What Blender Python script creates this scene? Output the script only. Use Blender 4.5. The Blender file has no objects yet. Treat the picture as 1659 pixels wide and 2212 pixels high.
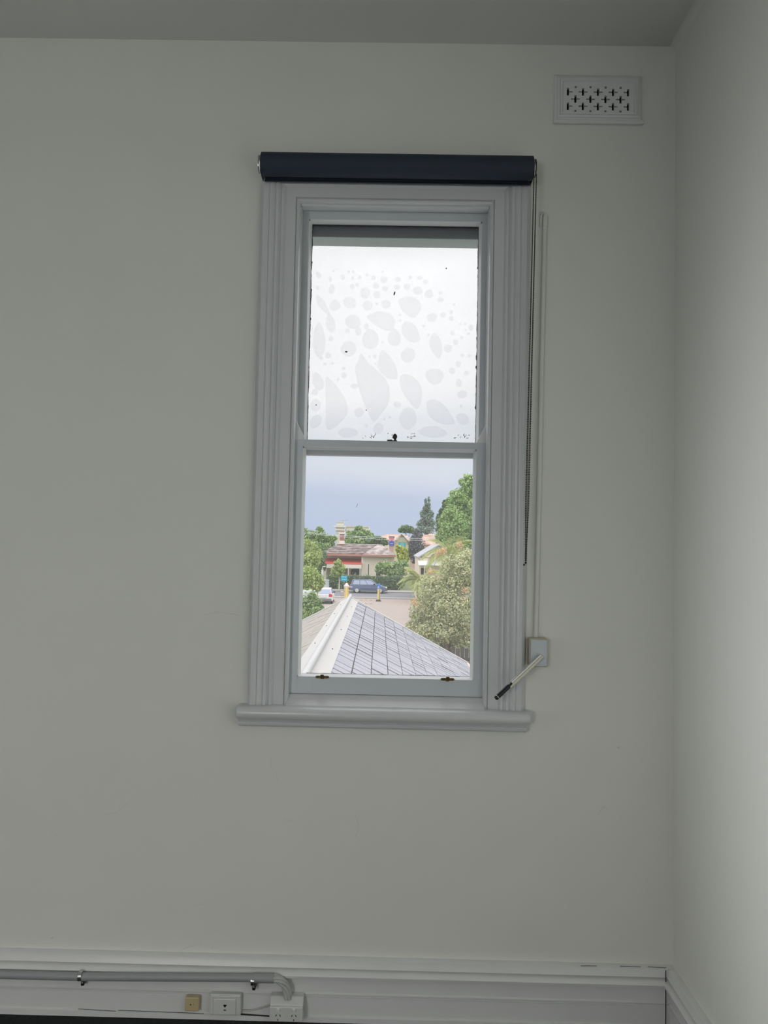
import bpy, math, random
import numpy as np
from mathutils import Matrix, Vector

random.seed(7); RNG = np.random.default_rng(7)
SC = bpy.context.scene
COL = SC.collection

# ------------------------------------------------------------------ camera
FPX, DIST, EYE = 1660.0, 2.68, 1.635
YAW, PITCH, ROLL = -0.01054, 0.04408, 0.02028
_cy, _sy = math.cos(YAW), math.sin(YAW)
_f = np.array([_sy*math.cos(PITCH), _cy*math.cos(PITCH), math.sin(PITCH)])
_r0 = np.array([_cy, -_sy, 0.0]); _u0 = np.cross(_r0, _f)
_r = _r0*math.cos(ROLL)+_u0*math.sin(ROLL); _u = -_r0*math.sin(ROLL)+_u0*math.cos(ROLL)
CAMPOS = np.array([0.0, -DIST, EYE])
cam_d = bpy.data.cameras.new('camera'); cam = bpy.data.objects.new('camera', cam_d); COL.objects.link(cam)
cam_d.sensor_fit = 'VERTICAL'; cam_d.sensor_height = 24.0; cam_d.lens = FPX/2212*24.0
cam_d.clip_start = 0.05; cam_d.clip_end = 3000
m = Matrix.Identity(4)
for i in range(3):
    m[i][0] = _r[i]; m[i][1] = _u[i]; m[i][2] = -_f[i]; m[i][3] = CAMPOS[i]
cam.matrix_world = m
SC.camera = cam

# ------------------------------------------------------------------ view + world + lights
SC.view_settings.view_transform = 'Standard'; SC.view_settings.look = 'None'
SC.view_settings.exposure = 0.0; SC.view_settings.gamma = 1.0
SC.view_settings.use_curve_mapping = False
SC.cycles.adaptive_threshold = .05; SC.cycles.diffuse_bounces = 4; SC.cycles.max_bounces = 7; SC.cycles.transparent_max_bounces = 10

w = bpy.data.worlds.new('overcast_sky'); SC.world = w; w.use_nodes = True
nt = w.node_tree; nt.nodes.clear()
def N(tree, kind, **kw):
    n = tree.nodes.new(kind)
    for k, v in kw.items(): setattr(n, k, v)
    return n
geo = N(nt, 'ShaderNodeTexCoord'); sep = N(nt, 'ShaderNodeSeparateXYZ')
nt.links.new(geo.outputs['Generated'], sep.inputs[0])
ramp = N(nt, 'ShaderNodeValToRGB'); cr = ramp.color_ramp; cr.interpolation = 'EASE'
stops = [(0.0, (.56, .66, .86)), (.05, (.60, .69, .88)), (.125, (.84, .89, .98)), (.21, (1.27, 1.26, 1.30)), (.6, (2.1, 2.1, 2.15)), (1.0, (2.5, 2.5, 2.55))]
while len(cr.elements) < len(stops): cr.elements.new(.5)
for e, (p, c) in zip(cr.elements, stops): e.position = p; e.color = (*c, 1)
nz = N(nt, 'ShaderNodeTexNoise'); nz.inputs['Scale'].default_value = 3.0; nz.inputs['Detail'].default_value = 3
mp = N(nt, 'ShaderNodeMapping'); mp.inputs['Scale'].default_value = (1, 1, 5)
nt.links.new(geo.outputs['Generated'], mp.inputs[0]); nt.links.new(mp.outputs[0], nz.inputs['Vector'])
ad = N(nt, 'ShaderNodeMath', operation='MULTIPLY_ADD'); ad.inputs[1].default_value = 0.10; ad.inputs[2].default_value = -0.05
nt.links.new(nz.outputs['Fac'], ad.inputs[0])
sm = N(nt, 'ShaderNodeMath', operation='ADD'); nt.links.new(sep.outputs['Z'], sm.inputs[0]); nt.links.new(ad.outputs[0], sm.inputs[1])
nt.links.new(sm.outputs[0], ramp.inputs['Fac'])
bg = N(nt, 'ShaderNodeBackground'); bg.inputs['Strength'].default_value = 1.0
nt.links.new(ramp.outputs['Color'], bg.inputs['Color'])
wo = N(nt, 'ShaderNodeOutputWorld'); nt.links.new(bg.outputs[0], wo.inputs[0])

def area(name, loc, rot, sx, sy, energy, color=(1, 1, 1), portal=False):
    l = bpy.data.lights.new(name, 'AREA'); l.shape = 'RECTANGLE'; l.size = sx; l.size_y = sy
    l.energy = energy; l.color = color
    o = bpy.data.objects.new(name, l); COL.objects.link(o); o.location = loc; o.rotation_euler = rot
    if portal: l.cycles.is_portal = True
    return o
HALF = math.pi/2
# daylight arriving through the room's other windows (back wall, left wall); portal at the photographed window
BACKW, LEFTW = 22, 25
area('daylight_back_window', (-1.75, -4.90, 1.65), (HALF-.36, 0, .05), 1.0, 1.7, BACKW, (1.0, .99, .955)).data.spread = math.radians(125)
area('daylight_left_window', (-3.10, -2.35, 1.65), (HALF-.08, 0, -HALF), .8, 1.5, LEFTW, (.95, .99, 1.0)).data.spread = math.radians(62)
area('window_portal', (-0.01, 0.30, 1.97), (-HALF, 0, 0), 0.8, 1.9, 1, portal=True)

# ------------------------------------------------------------------ projection helpers (pixel + real distance -> point)
def ray(px, py): return _r*(px-829.5)/FPX - _u*(py-1106.0)/FPX + _f
def at(px, py, depth):
    d = ray(px, py); return CAMPOS + d*(depth/d[1])
def wp(px, py, y=0.0):
    p = at(px, py, DIST+y); return float(p[0]), float(p[2])

# ------------------------------------------------------------------ materials
MATS = {}
def mat(name, col, rough=.6, var=.06, scale=12., metal=0., bump=0., bscale=60., spec=.5, per_obj=0., stretch=None):
    if name in MATS: return MATS[name]
    m = bpy.data.materials.new(name); m.use_nodes = True; t = m.node_tree
    b = t.nodes['Principled BSDF']; b.inputs['Roughness'].default_value = rough; b.inputs['Metallic'].default_value = metal
    b.inputs['Specular IOR Level'].default_value = spec
    tc = N(t, 'ShaderNodeTexCoord'); src = tc.outputs['Object']
    if stretch:
        mpn = N(t, 'ShaderNodeMapping'); mpn.inputs['Scale'].default_value = stretch
        t.links.new(src, mpn.inputs[0]); src = mpn.outputs[0]
    nz = N(t, 'ShaderNodeTexNoise'); nz.inputs['Scale'].default_value = scale; nz.inputs['Detail'].default_value = 4
    t.links.new(src, nz.inputs['Vector'])
    mx = N(t, 'ShaderNodeMix', data_type='RGBA')
    c1 = [min(1, c*(1-var)) for c in col]; c2 = [min(1, c*(1+var)) for c in col]
    mx.inputs['A'].default_value = (*c1, 1); mx.inputs['B'].default_value = (*c2, 1)
    t.links.new(nz.outputs['Fac'], mx.inputs['Factor'])
    out = mx.outputs['Result']
    if per_obj:
        oi = N(t, 'ShaderNodeObjectInfo'); ma = N(t, 'ShaderNodeMath', operation='MULTIPLY_ADD')
        ma.inputs[1].default_value = 2*per_obj; ma.inputs[2].default_value = 1-per_obj
        t.links.new(oi.outputs['Random'], ma.inputs[0])
        hv = N(t, 'ShaderNodeHueSaturation'); t.links.new(out, hv.inputs['Color']); t.links.new(ma.outputs[0], hv.inputs['Value'])
        out = hv.outputs['Color']
    t.links.new(out, b.inputs['Base Color'])
    if bump:
        n2 = N(t, 'ShaderNodeTexNoise'); n2.inputs['Scale'].default_value = bscale; n2.inputs['Detail'].default_value = 5
        t.links.new(src, n2.inputs['Vector'])
        bp = N(t, 'ShaderNodeBump'); bp.inputs['Strength'].default_value = bump; bp.inputs['Distance'].default_value = .01
        t.links.new(n2.outputs['Fac'], bp.inputs['Height']); t.links.new(bp.outputs[0], b.inputs['Normal'])
    MATS[name] = m; return m

def leaf_mat(name, cols, trans=.35):
    if name in MATS: return MATS[name]
    m = bpy.data.materials.new(name); m.use_nodes = True; t = m.node_tree; t.nodes.clear()
    g = N(t, 'ShaderNodeNewGeometry'); r = N(t, 'ShaderNodeValToRGB')
    while len(r.color_ramp.elements) < len(cols): r.color_ramp.elements.new(.5)
    for i, (e, c) in enumerate(zip(r.color_ramp.elements, cols)):
        e.position = i/max(1, len(cols)-1); e.color = (*c, 1)
    t.links.new(g.outputs['Random Per Island'], r.inputs['Fac'])
    d = N(t, 'ShaderNodeBsdfDiffuse'); tr = N(t, 'ShaderNodeBsdfTranslucent'); mx = N(t, 'ShaderNodeMixShader')
    mx.inputs[0].default_value = trans
    for s in (d, tr): t.links.new(r.outputs['Color'], s.inputs['Color'])
    t.links.new(d.outputs[0], mx.inputs[1]); t.links.new(tr.outputs[0], mx.inputs[2])
    o = N(t, 'ShaderNodeOutputMaterial'); t.links.new(mx.outputs[0], o.inputs[0]); MATS[name] = m; return m

def glass_mat(name, clear, haze, tint=(1, 1, 1), hcol=(.95, .95, .97), nscale=0., nvar=0.):
    """window pane: clear transmission + a dusty/frosted scattering share + weak reflection"""
    m = bpy.data.materials.new(name); m.use_nodes = True; t = m.node_tree; t.nodes.clear()
    tp = N(t, 'ShaderNodeBsdfTransparent'); tp.inputs[0].default_value = (*[c*clear for c in tint], 1)
    tl = N(t, 'ShaderNodeBsdfTranslucent'); tl.inputs[0].default_value = (*hcol, 1)
    mx = N(t, 'ShaderNodeMixShader'); mx.inputs[0].default_value = haze
    if nvar:
        tc = N(t, 'ShaderNodeTexCoord'); nz = N(t, 'ShaderNodeTexNoise'); nz.inputs['Scale'].default_value = nscale
        t.links.new(tc.outputs['Object'], nz.inputs['Vector'])
        ma = N(t, 'ShaderNodeMath', operation='MULTIPLY_ADD'); ma.inputs[1].default_value = nvar; ma.inputs[2].default_value = haze-nvar/2
        t.links.new(nz.outputs['Fac'], ma.inputs[0]); t.links.new(ma.outputs[0], mx.inputs[0])
    t.links.new(tp.outputs[0], mx.inputs[1]); t.links.new(tl.outputs[0], mx.inputs[2])
    gl = N(t, 'ShaderNodeBsdfGlossy'); gl.inputs['Roughness'].default_value = .03
    m2 = N(t, 'ShaderNodeMixShader'); m2.inputs[0].default_value = .03
    t.links.new(mx.outputs[0], m2.inputs[1]); t.links.new(gl.outputs[0], m2.inputs[2])
    o = N(t, 'ShaderNodeOutputMaterial'); t.links.new(m2.outputs[0], o.inputs[0]); MATS[name] = m; return m

WALL = mat('wall_plaster', (.76, .76, .715), .75, .03, 2.5, bump=.10, bscale=5.0)
CEIL = mat('ceiling_paint', (.68, .68, .65), .8, .03, 2., bump=.05, bscale=4)
GLOSS = mat('gloss_white_trim', (.63, .645, .65), .28, .03, 6., bump=.12, bscale=18)
SKIRT = mat('skirting_enamel', (.74, .745, .735), .35, .03, 6., bump=.12, bscale=18)
BEAD = mat('bead_enamel', (.80, .81, .82), .16, .02, 10)
SASH = mat('sash_paint', (.58, .61, .64), .38, .03, 8., bump=.10, bscale=25)
CARPET = mat('dark_carpet', (.012, .014, .017), .95, .5, 90., bump=.8, bscale=260)
NAVY = mat('navy_blind_fabric', (.022, .032, .052), .7, .12, 400., bump=.15, bscale=900)
METAL = mat('bright_metal', (.62, .62, .60), .28, .05, 30, metal=1.0)
DARKMETAL = mat('dark_metal', (.05, .05, .05), .4, .1, 40, metal=.8)
BRASS = mat('aged_brass', (.16, .12, .055), .42, .25, 60, metal=.9)
BLACK = mat('black_plastic', (.006, .006, .007), .35, .1, 50)
SLOTSHADE = mat('painted_slot_shade', (.004, .004, .004), .95, .1, 20)
WPLAST = mat('white_plastic', (.66, .67, .65), .35, .02, 20)
GPLAST = mat('grey_plastic', (.33, .345, .35), .45, .04, 20)
CREAMP = mat('aged_cream_plastic', (.56, .46, .27), .45, .06, 30)
SWPL = mat('pale_switch_plate', (.56, .60, .64), .3, .02, 20)
BOXP = mat('yellowed_box_plastic', (.50, .47, .36), .45, .08, 25)
CHAIN = mat('chain_beads', (.07, .075, .075), .35, .15, 200, metal=.6)
PUTTY = mat('old_putty', (.035, .035, .04), .9, .6, 300)
GLASS = glass_mat('clear_pane', .95, .045, nscale=9, nvar=.03)
FILM = glass_mat('frosted_film_pane', .995, .20, (1, 1, 1), (1, 1, 1), 5., .10)
BLISTER = glass_mat('film_blister', .945, .02, (.99, .99, 1.0))

# ------------------------------------------------------------------ mesh building
class MB:
    def __init__(s): s.v = []; s.f = []
    def add(s, vs, fs):
        o = len(s.v); s.v += [tuple(map(float, p)) for p in vs]; s.f += [tuple(i+o for i in f) for f in fs]; return s
    def box(s, x0, x1, y0, y1, z0, z1):
        return s.add([(x0, y0, z0), (x1, y0, z0), (x1, y1, z0), (x0, y1, z0), (x0, y0, z1), (x1, y0, z1), (x1, y1, z1), (x0, y1, z1)],
                     [(0, 3, 2, 1), (4, 5, 6, 7), (0, 1, 5, 4), (1, 2, 6, 5), (2, 3, 7, 6), (3, 0, 4, 7)])
    def hexa(s, p8):
        return s.add(p8, [(0, 3, 2, 1), (4, 5, 6, 7), (0, 1, 5, 4), (1, 2, 6, 5), (2, 3, 7, 6), (3, 0, 4, 7)])
    def loft(s, rings, cap=True):
        """rings of equal length, each a closed polygon"""
        n = len(rings[0]); vs = [p for r in rings for p in r]; fs = []
        for k in range(len(rings)-1):
            for i in range(n):
                j = (i+1) % n; fs.append((k*n+i, k*n+j, (k+1)*n+j, (k+1)*n+i))
        if cap: fs += [tuple(range(n-1, -1, -1)), tuple((len(rings)-1)*n+i for i in range(n))]
        return s.add(vs, fs)
    def prism_x(s, yz, x0, x1): return s.loft([[(x0, y, z) for y, z in yz], [(x1, y, z) for y, z in yz]])
    def prism_z(s, xy, z0, z1): return s.loft([[(x, y, z0) for x, y in xy], [(x, y, z1) for x, y in xy]])
    def prism_y(s, xz, y0, y1): return s.loft([[(x, y0, z) for x, z in xz], [(x, y1, z) for x, z in xz]])
    def tube(s, path, r, n=8, cap=True):
        path = [Vector(p) for p in path]; rad = r if isinstance(r, (list, tuple)) else [r]*len(path); rings = []
        up = Vector((0, 0, 1))
        t0 = (path[1]-path[0]).normalized()
        if abs(t0.dot(up)) > .95: up = Vector((0, 1, 0))
        for i, p in enumerate(path):
            t = (path[min(i+1, len(path)-1)]-path[max(i-1, 0)]).normalized()
            a = t.cross(up)
            if a.length < 1e-4: a = t.cross(Vector((1, 0, 0)))
            a.normalize(); b = a.cross(t)
            rings.append([tuple(p+(a*math.cos(2*math.pi*k/n)+b*math.sin(2*math.pi*k/n))*rad[i]) for k in range(n)])
        return s.loft(rings, cap)
    def ball(s, c, r, n=6, m=4):
        rings = [[(c[0]+r*math.sin(math.pi*(i+.5)/m)*math.cos(2*math.pi*k/n), c[1]+r*math.sin(math.pi*(i+.5)/m)*math.sin(2*math.pi*k/n), c[2]+r*math.cos(math.pi*(i+.5)/m)) for k in range(n)] for i in range(m)]
        return s.loft(rings)
    def build(s, name, material, parent=None, smooth=False, bevel=0., seg=2, loc=None):
        me = bpy.data.meshes.new(name); me.from_pydata(s.v, [], s.f); me.update()
        import bmesh
        bm = bmesh.new(); bm.from_mesh(me); bmesh.ops.recalc_face_normals(bm, faces=bm.faces); bm.to_mesh(me); bm.free()
        if smooth:
            me.polygons.foreach_set('use_smooth', [True]*len(me.polygons))
            me.set_sharp_from_angle(angle=math.radians(40))
        me.materials.append(material)
        o = bpy.data.objects.new(name, me); COL.objects.link(o)
        if bevel:
            b = o.modifiers.new('edge', 'BEVEL'); b.width = bevel; b.segments = seg; b.limit_method = 'ANGLE'
        if loc is not None: o.location = loc
        if parent: o.parent = parent
        return o

def tag(o, label=None, cat=None, group=None, kind=None):
    if label: o['label'] = label
    if cat: o['category'] = cat
    if group: o['group'] = group
    if kind: o['kind'] = kind
    return o
def empty(name, label, cat, loc=(0, 0, 0), rz=0., group=None, kind=None):
    o = bpy.data.objects.new(name, None); COL.objects.link(o); o.location = tuple(map(float, loc)); o.rotation_euler = (0, 0, rz)
    o.empty_display_size = .1
    return tag(o, label, cat, group, kind)
def copy_tree(o, parent=None):
    c = o.copy(); COL.objects.link(c); c.parent = parent
    for ch in list(o.children): copy_tree(ch, c)
    return c
def holed_plate(x0, x1, z0, z1, holes, y0, y1):
    """solid slab in the XZ plane with rectangular holes (a, b, c, d) = x range, z range"""
    xs = sorted({x0, x1, *[h[0] for h in holes], *[h[1] for h in holes]}); zs = sorted({z0, z1, *[h[2] for h in holes], *[h[3] for h in holes]})
    nx, nz_ = len(xs)-1, len(zs)-1
    solid = [[not any(h[0]-1e-9 <= (xs[i]+xs[i+1])/2 <= h[1]+1e-9 and h[2]-1e-9 <= (zs[k]+zs[k+1])/2 <= h[3]+1e-9 for h in holes) for k in range(nz_)] for i in range(nx)]
    b = MB(); vid = {}
    def V(i, k, s):
        key = (i, k, s)
        if key not in vid: vid[key] = len(b.v); b.v.append((xs[i], y0 if s == 0 else y1, zs[k]))
        return vid[key]
    S = lambda i, k: 0 <= i < nx and 0 <= k < nz_ and solid[i][k]
    for i in range(nx):
        for k in range(nz_):
            if not solid[i][k]: continue
            b.f.append((V(i, k, 0), V(i+1, k, 0), V(i+1, k+1, 0), V(i, k+1, 0))); b.f.append((V(i, k, 1), V(i, k+1, 1), V(i+1, k+1, 1), V(i+1, k, 1)))
            if not S(i-1, k): b.f.append((V(i, k, 0), V(i, k+1, 0), V(i, k+1, 1), V(i, k, 1)))
            if not S(i+1, k): b.f.append((V(i+1, k, 0), V(i+1, k, 1), V(i+1, k+1, 1), V(i+1, k+1, 0)))
            if not S(i, k-1): b.f.append((V(i, k, 0), V(i, k, 1), V(i+1, k, 1), V(i+1, k, 0)))
            if not S(i, k+1): b.f.append((V(i, k+1, 0), V(i+1, k+1, 0), V(i+1, k+1, 1), V(i, k+1, 1)))
    return b

# ================================================================== THE ROOM
XL, XR, YB, ZC, ZF = -3.2, 0.980, -5.0, 3.438, 0.03
HX0, HX1, HZ0, HZ1 = -0.375, 0.353, 1.03, 2.862          # structural opening of the photographed window
# front wall: the opening and the vent cavity are cut through
vent_hole = (0.585, 0.825, 3.185, 3.295)
wf = holed_plate(XL-.2, XR+.2, -.2, ZC+.2, [(HX0, HX1, HZ0, HZ1), vent_hole], 0.0, 0.125).build('wall_front', WALL)
tag(wf, 'off-white plaster wall that holds the tall sash window', 'wall', kind='structure')
OUTB = mat('outer_render', (.74, .80, .84), .95, .12, 60., bump=.8, bscale=200)
holed_plate(XL-.2, XR+.2, -4.0, ZC+.6, [(-.40, .385, 1.06, 2.780)], 0.134, 0.22).build('outer_leaf', OUTB, wf)
MB().box(HX0-.02, HX1+.02, .126, .133, 2.780, 2.90).build('head_shade_board', mat('painted_head_shade', (.17, .18, .215), .8, .1, 20.), wf)  # dark board added at the head, its colour painting in the soffit's shade
MB().box(.5855, .8245, .010, .016, 3.1855, 3.2945).build('slot_shade_plate', SLOTSHADE, wf)  # near-black plate close behind the grille, painting in the slots' darkness
wr = MB().box(XR, XR+.2, YB-.2, 0, -.2, ZC+.2).build('wall_right', WALL); tag(wr, 'off-white plaster wall meeting the window wall in a corner', 'wall', kind='structure')
# back and left walls with the other windows the daylight comes from
wb = holed_plate(XL-.2, XR+.2, -.2, ZC+.2, [(-2.1, -1.0, .75, 2.55)], YB-.2, YB).build('wall_back', WALL); tag(wb, 'plaster wall behind the camera with another window', 'wall', kind='structure')
lw = holed_plate(YB, 0, -.2, ZC+.2, [(-2.90, -1.80, .75, 2.55)], 0, .2)
lw.v = [(XL-.2+y, x, z) for x, y, z in lw.v]
wl = lw.build('wall_left', WALL); tag(wl, 'plaster side wall out of view with another window', 'wall', kind='structure')
for nm, fn in (('window_2', lambda a, b, c, d, e, f: (a-1.55, b-1.55, YB+c-.12, YB+d-.12, e-.3, f-.3)), ('window_3', lambda a, b, c, d, e, f: (XL-.12+c, XL-.12+d, a-2.35, b-2.35, e-.3, f-.3))):
    fr = MB()
    for a, b, e, f in ((-.55, -.49, 1.05, 2.85), (.49, .55, 1.05, 2.85), (-.49, .49, 1.05, 1.13), (-.49, .49, 2.79, 2.85), (-.49, .49, 1.93, 1.99)):
        fr.box(*fn(a, b, 0, .05, e, f))
    wn = fr.build(nm, SASH); tag(wn, 'white sash window of the same room, out of view, in the %s wall' % ('back' if nm == 'window_2' else 'side'), 'window', kind='structure')
    MB().box(*fn(-.49, .49, .02, .026, 1.13, 2.79)).build('pane', GLASS, wn)
ce = MB().box(XL-.2, XR+.2, YB-.2, 0, ZC, ZC+.2).build('ceiling', CEIL); tag(ce, 'plain greyish white painted ceiling', 'ceiling', kind='structure')
cv = MB(); rr = .022
ring = [(XR, ZC), (XR, ZC-rr)]+[(XR-rr+rr*math.cos(a), ZC-rr+rr*math.sin(a)) for a in np.linspace(.12, HALF-.12, 6)]+[(XR-rr, ZC)]
cv.prism_y(ring, YB, 0)
cvo = cv.build('trim_1', WALL, smooth=True); tag(cvo, 'small rounded cove between ceiling and side wall', 'cove', kind='structure')
fl = MB().box(XL-.2, XR+.2, YB-.2, 0, -.2, ZF).build('floor', CARPET); tag(fl, 'near-black ribbed carpet floor', 'floor', kind='structure')
# hairline plaster cracks and trowel marks standing slightly proud
CRK = mat('crack_filler', (.70, .70, .66), .85, .1, 50)
for pts in ([(438, 1330), (470, 1322), (500, 1326), (520, 1330)], [(768, 1760), (775, 1785), (768, 1808)], [(585, 1640), (586, 1655), (597, 1668), (600, 1690)],
            [(395, 2051), (430, 2040), (455, 2042)], [(1290, 1760), (1306, 1740), (1312, 1748)], [(110, 1795), (126, 1806)], [(612, 1770), (636, 1774)], [(225, 1760), (250, 1755), (276, 1735)], [(420, 1955), (445, 1952)]):
    path = [(*[wp(a, b, 0)[0]], 0.0004, wp(a, b, 0)[1]) for a, b in pts]
    MB().tube(path, .0011, 5).build('plaster_crack', CRK, wf, smooth=True)
for a, b, r in ((112, 2025, .004), (458, 2046, .0035), (1336, 1615, .004)):
    x, z = wp(a, b, 0); MB().ball((x, 0, z), r).build('plaster_pimple', CRK, wf, smooth=True)

# skirting boards: moulded profile
SKP = [(0, 0), (0, .237), (-.012, .237), (-.021, .232), (-.023, .222), (-.027, .214), (-.029, .209), (-.016, .2075), (-.016, .2045), (-.026, .201), (-.037, .196), (-.041, .188), (-.039, .180), (-.030, .176), (-.017, .1745), (-.0175, .125), (-.021, .122), (-.021, .1185), (-.0175, .118), (-.0175, .1165), (-.0225, .115), (-.0225, .112), (-.0185, .109), (-.0195, .048), (-.026, .046), (-.026, 0)]
bf = MB().prism_x([(y, z+.0) for y, z in SKP], XL, XR).build('baseboard_front', SKIRT, smooth=True); tag(bf, 'tall moulded white skirting board below the window', 'skirting board', kind='structure')
bfr = MB().prism_y([(XR+y, z) for y, z in SKP], YB, -.03).build('baseboard_right', SKIRT, smooth=True); tag(bfr, 'tall moulded white skirting board along the side wall', 'skirting board', kind='structure')
CRACK = mat('dark_gap', (.02, .02, .02), .9, .3, 60)
MB().tube([(XR-.034, -.0345, z) for z in np.linspace(.045, .235, 9)], .0016, 5).build('corner_gap', CRACK, bf)
for pts in ([(1255, 2088), (1290, 2088)], [(1340, 2089), (1385, 2090)], [(1400, 2090), (1440, 2092)], [(168, 2180), (250, 2185)], [(255, 2183), (440, 2190)]):
    P = [wp(a, b, -.024) for a, b in pts]
    MB().tube([(P[0][0], -.0225 if pts[0][1] > 2150 else -.0195, P[0][1]), (P[1][0], -.0225 if pts[0][1] > 2150 else -.0195, P[1][1])], .0008, 4).build('paint_crack', CRACK, bf)

# ------------------------------------------------------------------ window_1
W1 = empty('window_1', 'tall white sash window with moulded surround and frosted upper pane', 'window', (-.01, 0, 1.07), kind='structure')
def W(o): # parent keeping world position
    o.parent = W1; o.matrix_parent_inverse = W1.matrix_world.inverted() if W1.matrix_world != Matrix.Identity(4) else Matrix.Translation((.01, 0, -1.07)); return o
XI0, XI1, ZTOP, ZSTOOL = -.346, .325, 2.846, 1.083
# moulded surround: u outward from the opening, d = how proud of the wall
ARCH = [(0, -.012), (0, .010), (.002, .016), (.007, .019), (.012, .017), (.014, .012), (.016, .017), (.050, .019), (.053, .024), (.058, .028), (.064, .027), (.067, .023), (.070, .026), (.075, .033), (.083, .034), (.087, .029), (.090, .031), (.097, .037), (.104, .038), (.108, .033), (.111, .035), (.127, .036), (.130, .031), (.134, .026), (.140, .018), (.143, 0), (.143, -.0)]
def arch_ring(kind, u, d):
    x0, x1, zt = XI0-u, XI1+u, ZTOP+u
    return {'lb': (x0, -d, ZSTOOL), 'lt': (x0, -d, zt), 'rt': (x1, -d, zt), 'rb': (x1, -d, ZSTOOL)}[kind]
for a, b in (('lb', 'lt'), ('lt', 'rt'), ('rt', 'rb')):
    W(MB().loft([[arch_ring(a, u, d) for u, d in ARCH], [arch_ring(b, u, d) for u, d in ARCH]]).build('architrave', GLOSS, smooth=True))
# lining boards (box frame) with channels
for x0, x1 in ((HX0, XI0-.0015), (XI1+.0015, HX1)):
    W(MB().box(x0, x1, .0, .125, HZ0, HZ1).build('jamb_lining', BEAD))
for x0, x1, s in ((XI0-.013, XI0+.0, 1), (XI1+.013, XI1-.0, -1)):     # staff beads
    W(MB().prism_z([(x0, -.012), (x1-s*.002, -.012), (x1-s*.0005, -.008), (x1+s*.0005, .012), (x1-s*.0012, .018), (x0, .018)], 1.10, ZTOP+.004).build('staff_bead', BEAD, smooth=True))
for x0, x1 in ((XI0-.004, XI0+.0004), (XI1-.0004, XI1+.004)):  # parting beads
    W(MB().box(x0, x1, .054, .064, 1.10, ZTOP+.010).build('parting_bead', GLOSS))
W(MB().box(XI0-.0014, XI1+.0014, .0, .125, 2.85, HZ1).build('head_lining', BEAD))
W(MB().box(XI0, XI1, .0, .018, 2.838, 2.852).build('staff_bead', GLOSS, bevel=.004))
# sloping inner sill + bullnose stool + cove under it
W(MB().prism_x([(.13, 1.03), (.13, 1.104), (.060, 1.112), (.016, 1.116), (.006, 1.112), (.002, 1.106), (-.012, 1.097), (-.034, 1.086), (-.036, 1.06), (0, 1.03)], XI0-.004, XI1+.004).build('inner_sill', GLOSS, smooth=True))
nose = [(.0, 1.083), (-.050, 1.0845)]+[(-.052-.024*math.sin(a), 1.0625+.022*math.cos(a)) for a in np.linspace(.15, math.pi-.25, 10)]+[(-.045, 1.0395), (0, 1.040)]
sx0, sx1 = -.516, .489
b = MB(); rings = []
for x, s in ((sx0, .80), (sx0+.006, .97), (sx0+.02, 1.0), (sx1-.035, 1.0), (sx1-.012, .93), (sx1-.003, .72), (sx1, .5)):
    rings.append([(x, y*s, 1.0615+(z-1.0615)*(.55+.45*s)) for y, z in nose])
W(b.loft(rings).build('stool_nosing', GLOSS, smooth=True))
W(MB().prism_x([(0, 1.041), (-.050, 1.041), (-.048, 1.035), (-.041, 1.030), (-.039, 1.027), (-.043, 1.024), (-.041, 1.018), (-.030, 1.012), (-.018, 1.008), (0, 1.006)], -.509, .470).build('apron_mould', GLOSS, smooth=True))

def sash(name, label, x0, x1, z0, z1, gx0, gx1, gz0, gz1, yf, yb, glass, yg):
    """a timber sash: members chamfered towards the glass"""
    r = empty(name, None, None, (0, 0, 0)); r['label'] = label
    W(r)
    c = .010
    def stile(a, b, sgn):
        xy = [(a, yf), (b-sgn*c, yf), (b-sgn*c, yb), (a, yb)]
        o = MB().prism_z(xy, z0, z1).build('stile', SASH, r)
        MB().prism_z([(b-sgn*c, yf+.0005), (b-sgn*c*.85, yf+.0005), (b-sgn*c*.7, yf+.003), (b, yg-.001), (b-sgn*c, yg-.001)], gz0-.004, gz1+.004).build('glazing_mould', BEAD, r)
        return o
    stile(x0, gx0, 1); stile(x1, gx1, -1)
    def rail(a, b, sgn):
        o = MB().prism_x([(yf, a), (yf, b-sgn*c), (yb, b-sgn*c), (yb, a)], gx0-.0099, gx1+.0099).build('rail', SASH, r)
        MB().prism_x([(yf+.0005, b-sgn*c), (yf+.0005, b-sgn*c*.85), (yf+.003, b-sgn*c*.7), (yg-.001, b), (yg-.001, b-sgn*c)], gx0-.006, gx1+.006).build('glazing_mould', BEAD, r)
        return o
    rail(z0, gz0, 1); rail(z1, gz1, -1)
    MB().box(gx0-.008, gx1+.008, yg, yg+.004, gz0-.006, gz1+.006).build('pane', glass, r)
    return r
kL = 1.015; kU = 1.0325
def zk(z, k): return EYE+(z-EYE)*k
LS = sash('lower_sash', 'lower sliding sash with clear glass', XI0-.0012, XI1+.0012, 1.117, 2.005, -.305*kL, .2795*kL, zk(1.190, kL), zk(1.966, kL), .019, .052, GLASS, .042)
US = sash('upper_sash', 'upper sliding sash with blistered frosted film', XI0-.0012, XI1+.0012, 1.957, 2.849, -.3035*kU, .287*kU, 1.995, zk(2.7715, kU), .066, .104, GLASS, .089)
# horns rising above the meeting rail
for s, xa, xb in ((1, XI0-.0010, XI0+.034), (-1, XI1+.0010, XI1-.032)):
    pts = [(xa, 2.004), (xb, 2.004), (xb-s*.006, 2.018), (xb-s*.014, 2.034), (xb-s*.026, 2.056), (xb-s*.032, 2.068), (xa, 2.076)]
    MB().prism_y(pts, .021, .050).build('sash_horn', BEAD, LS, bevel=.0015)
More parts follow.
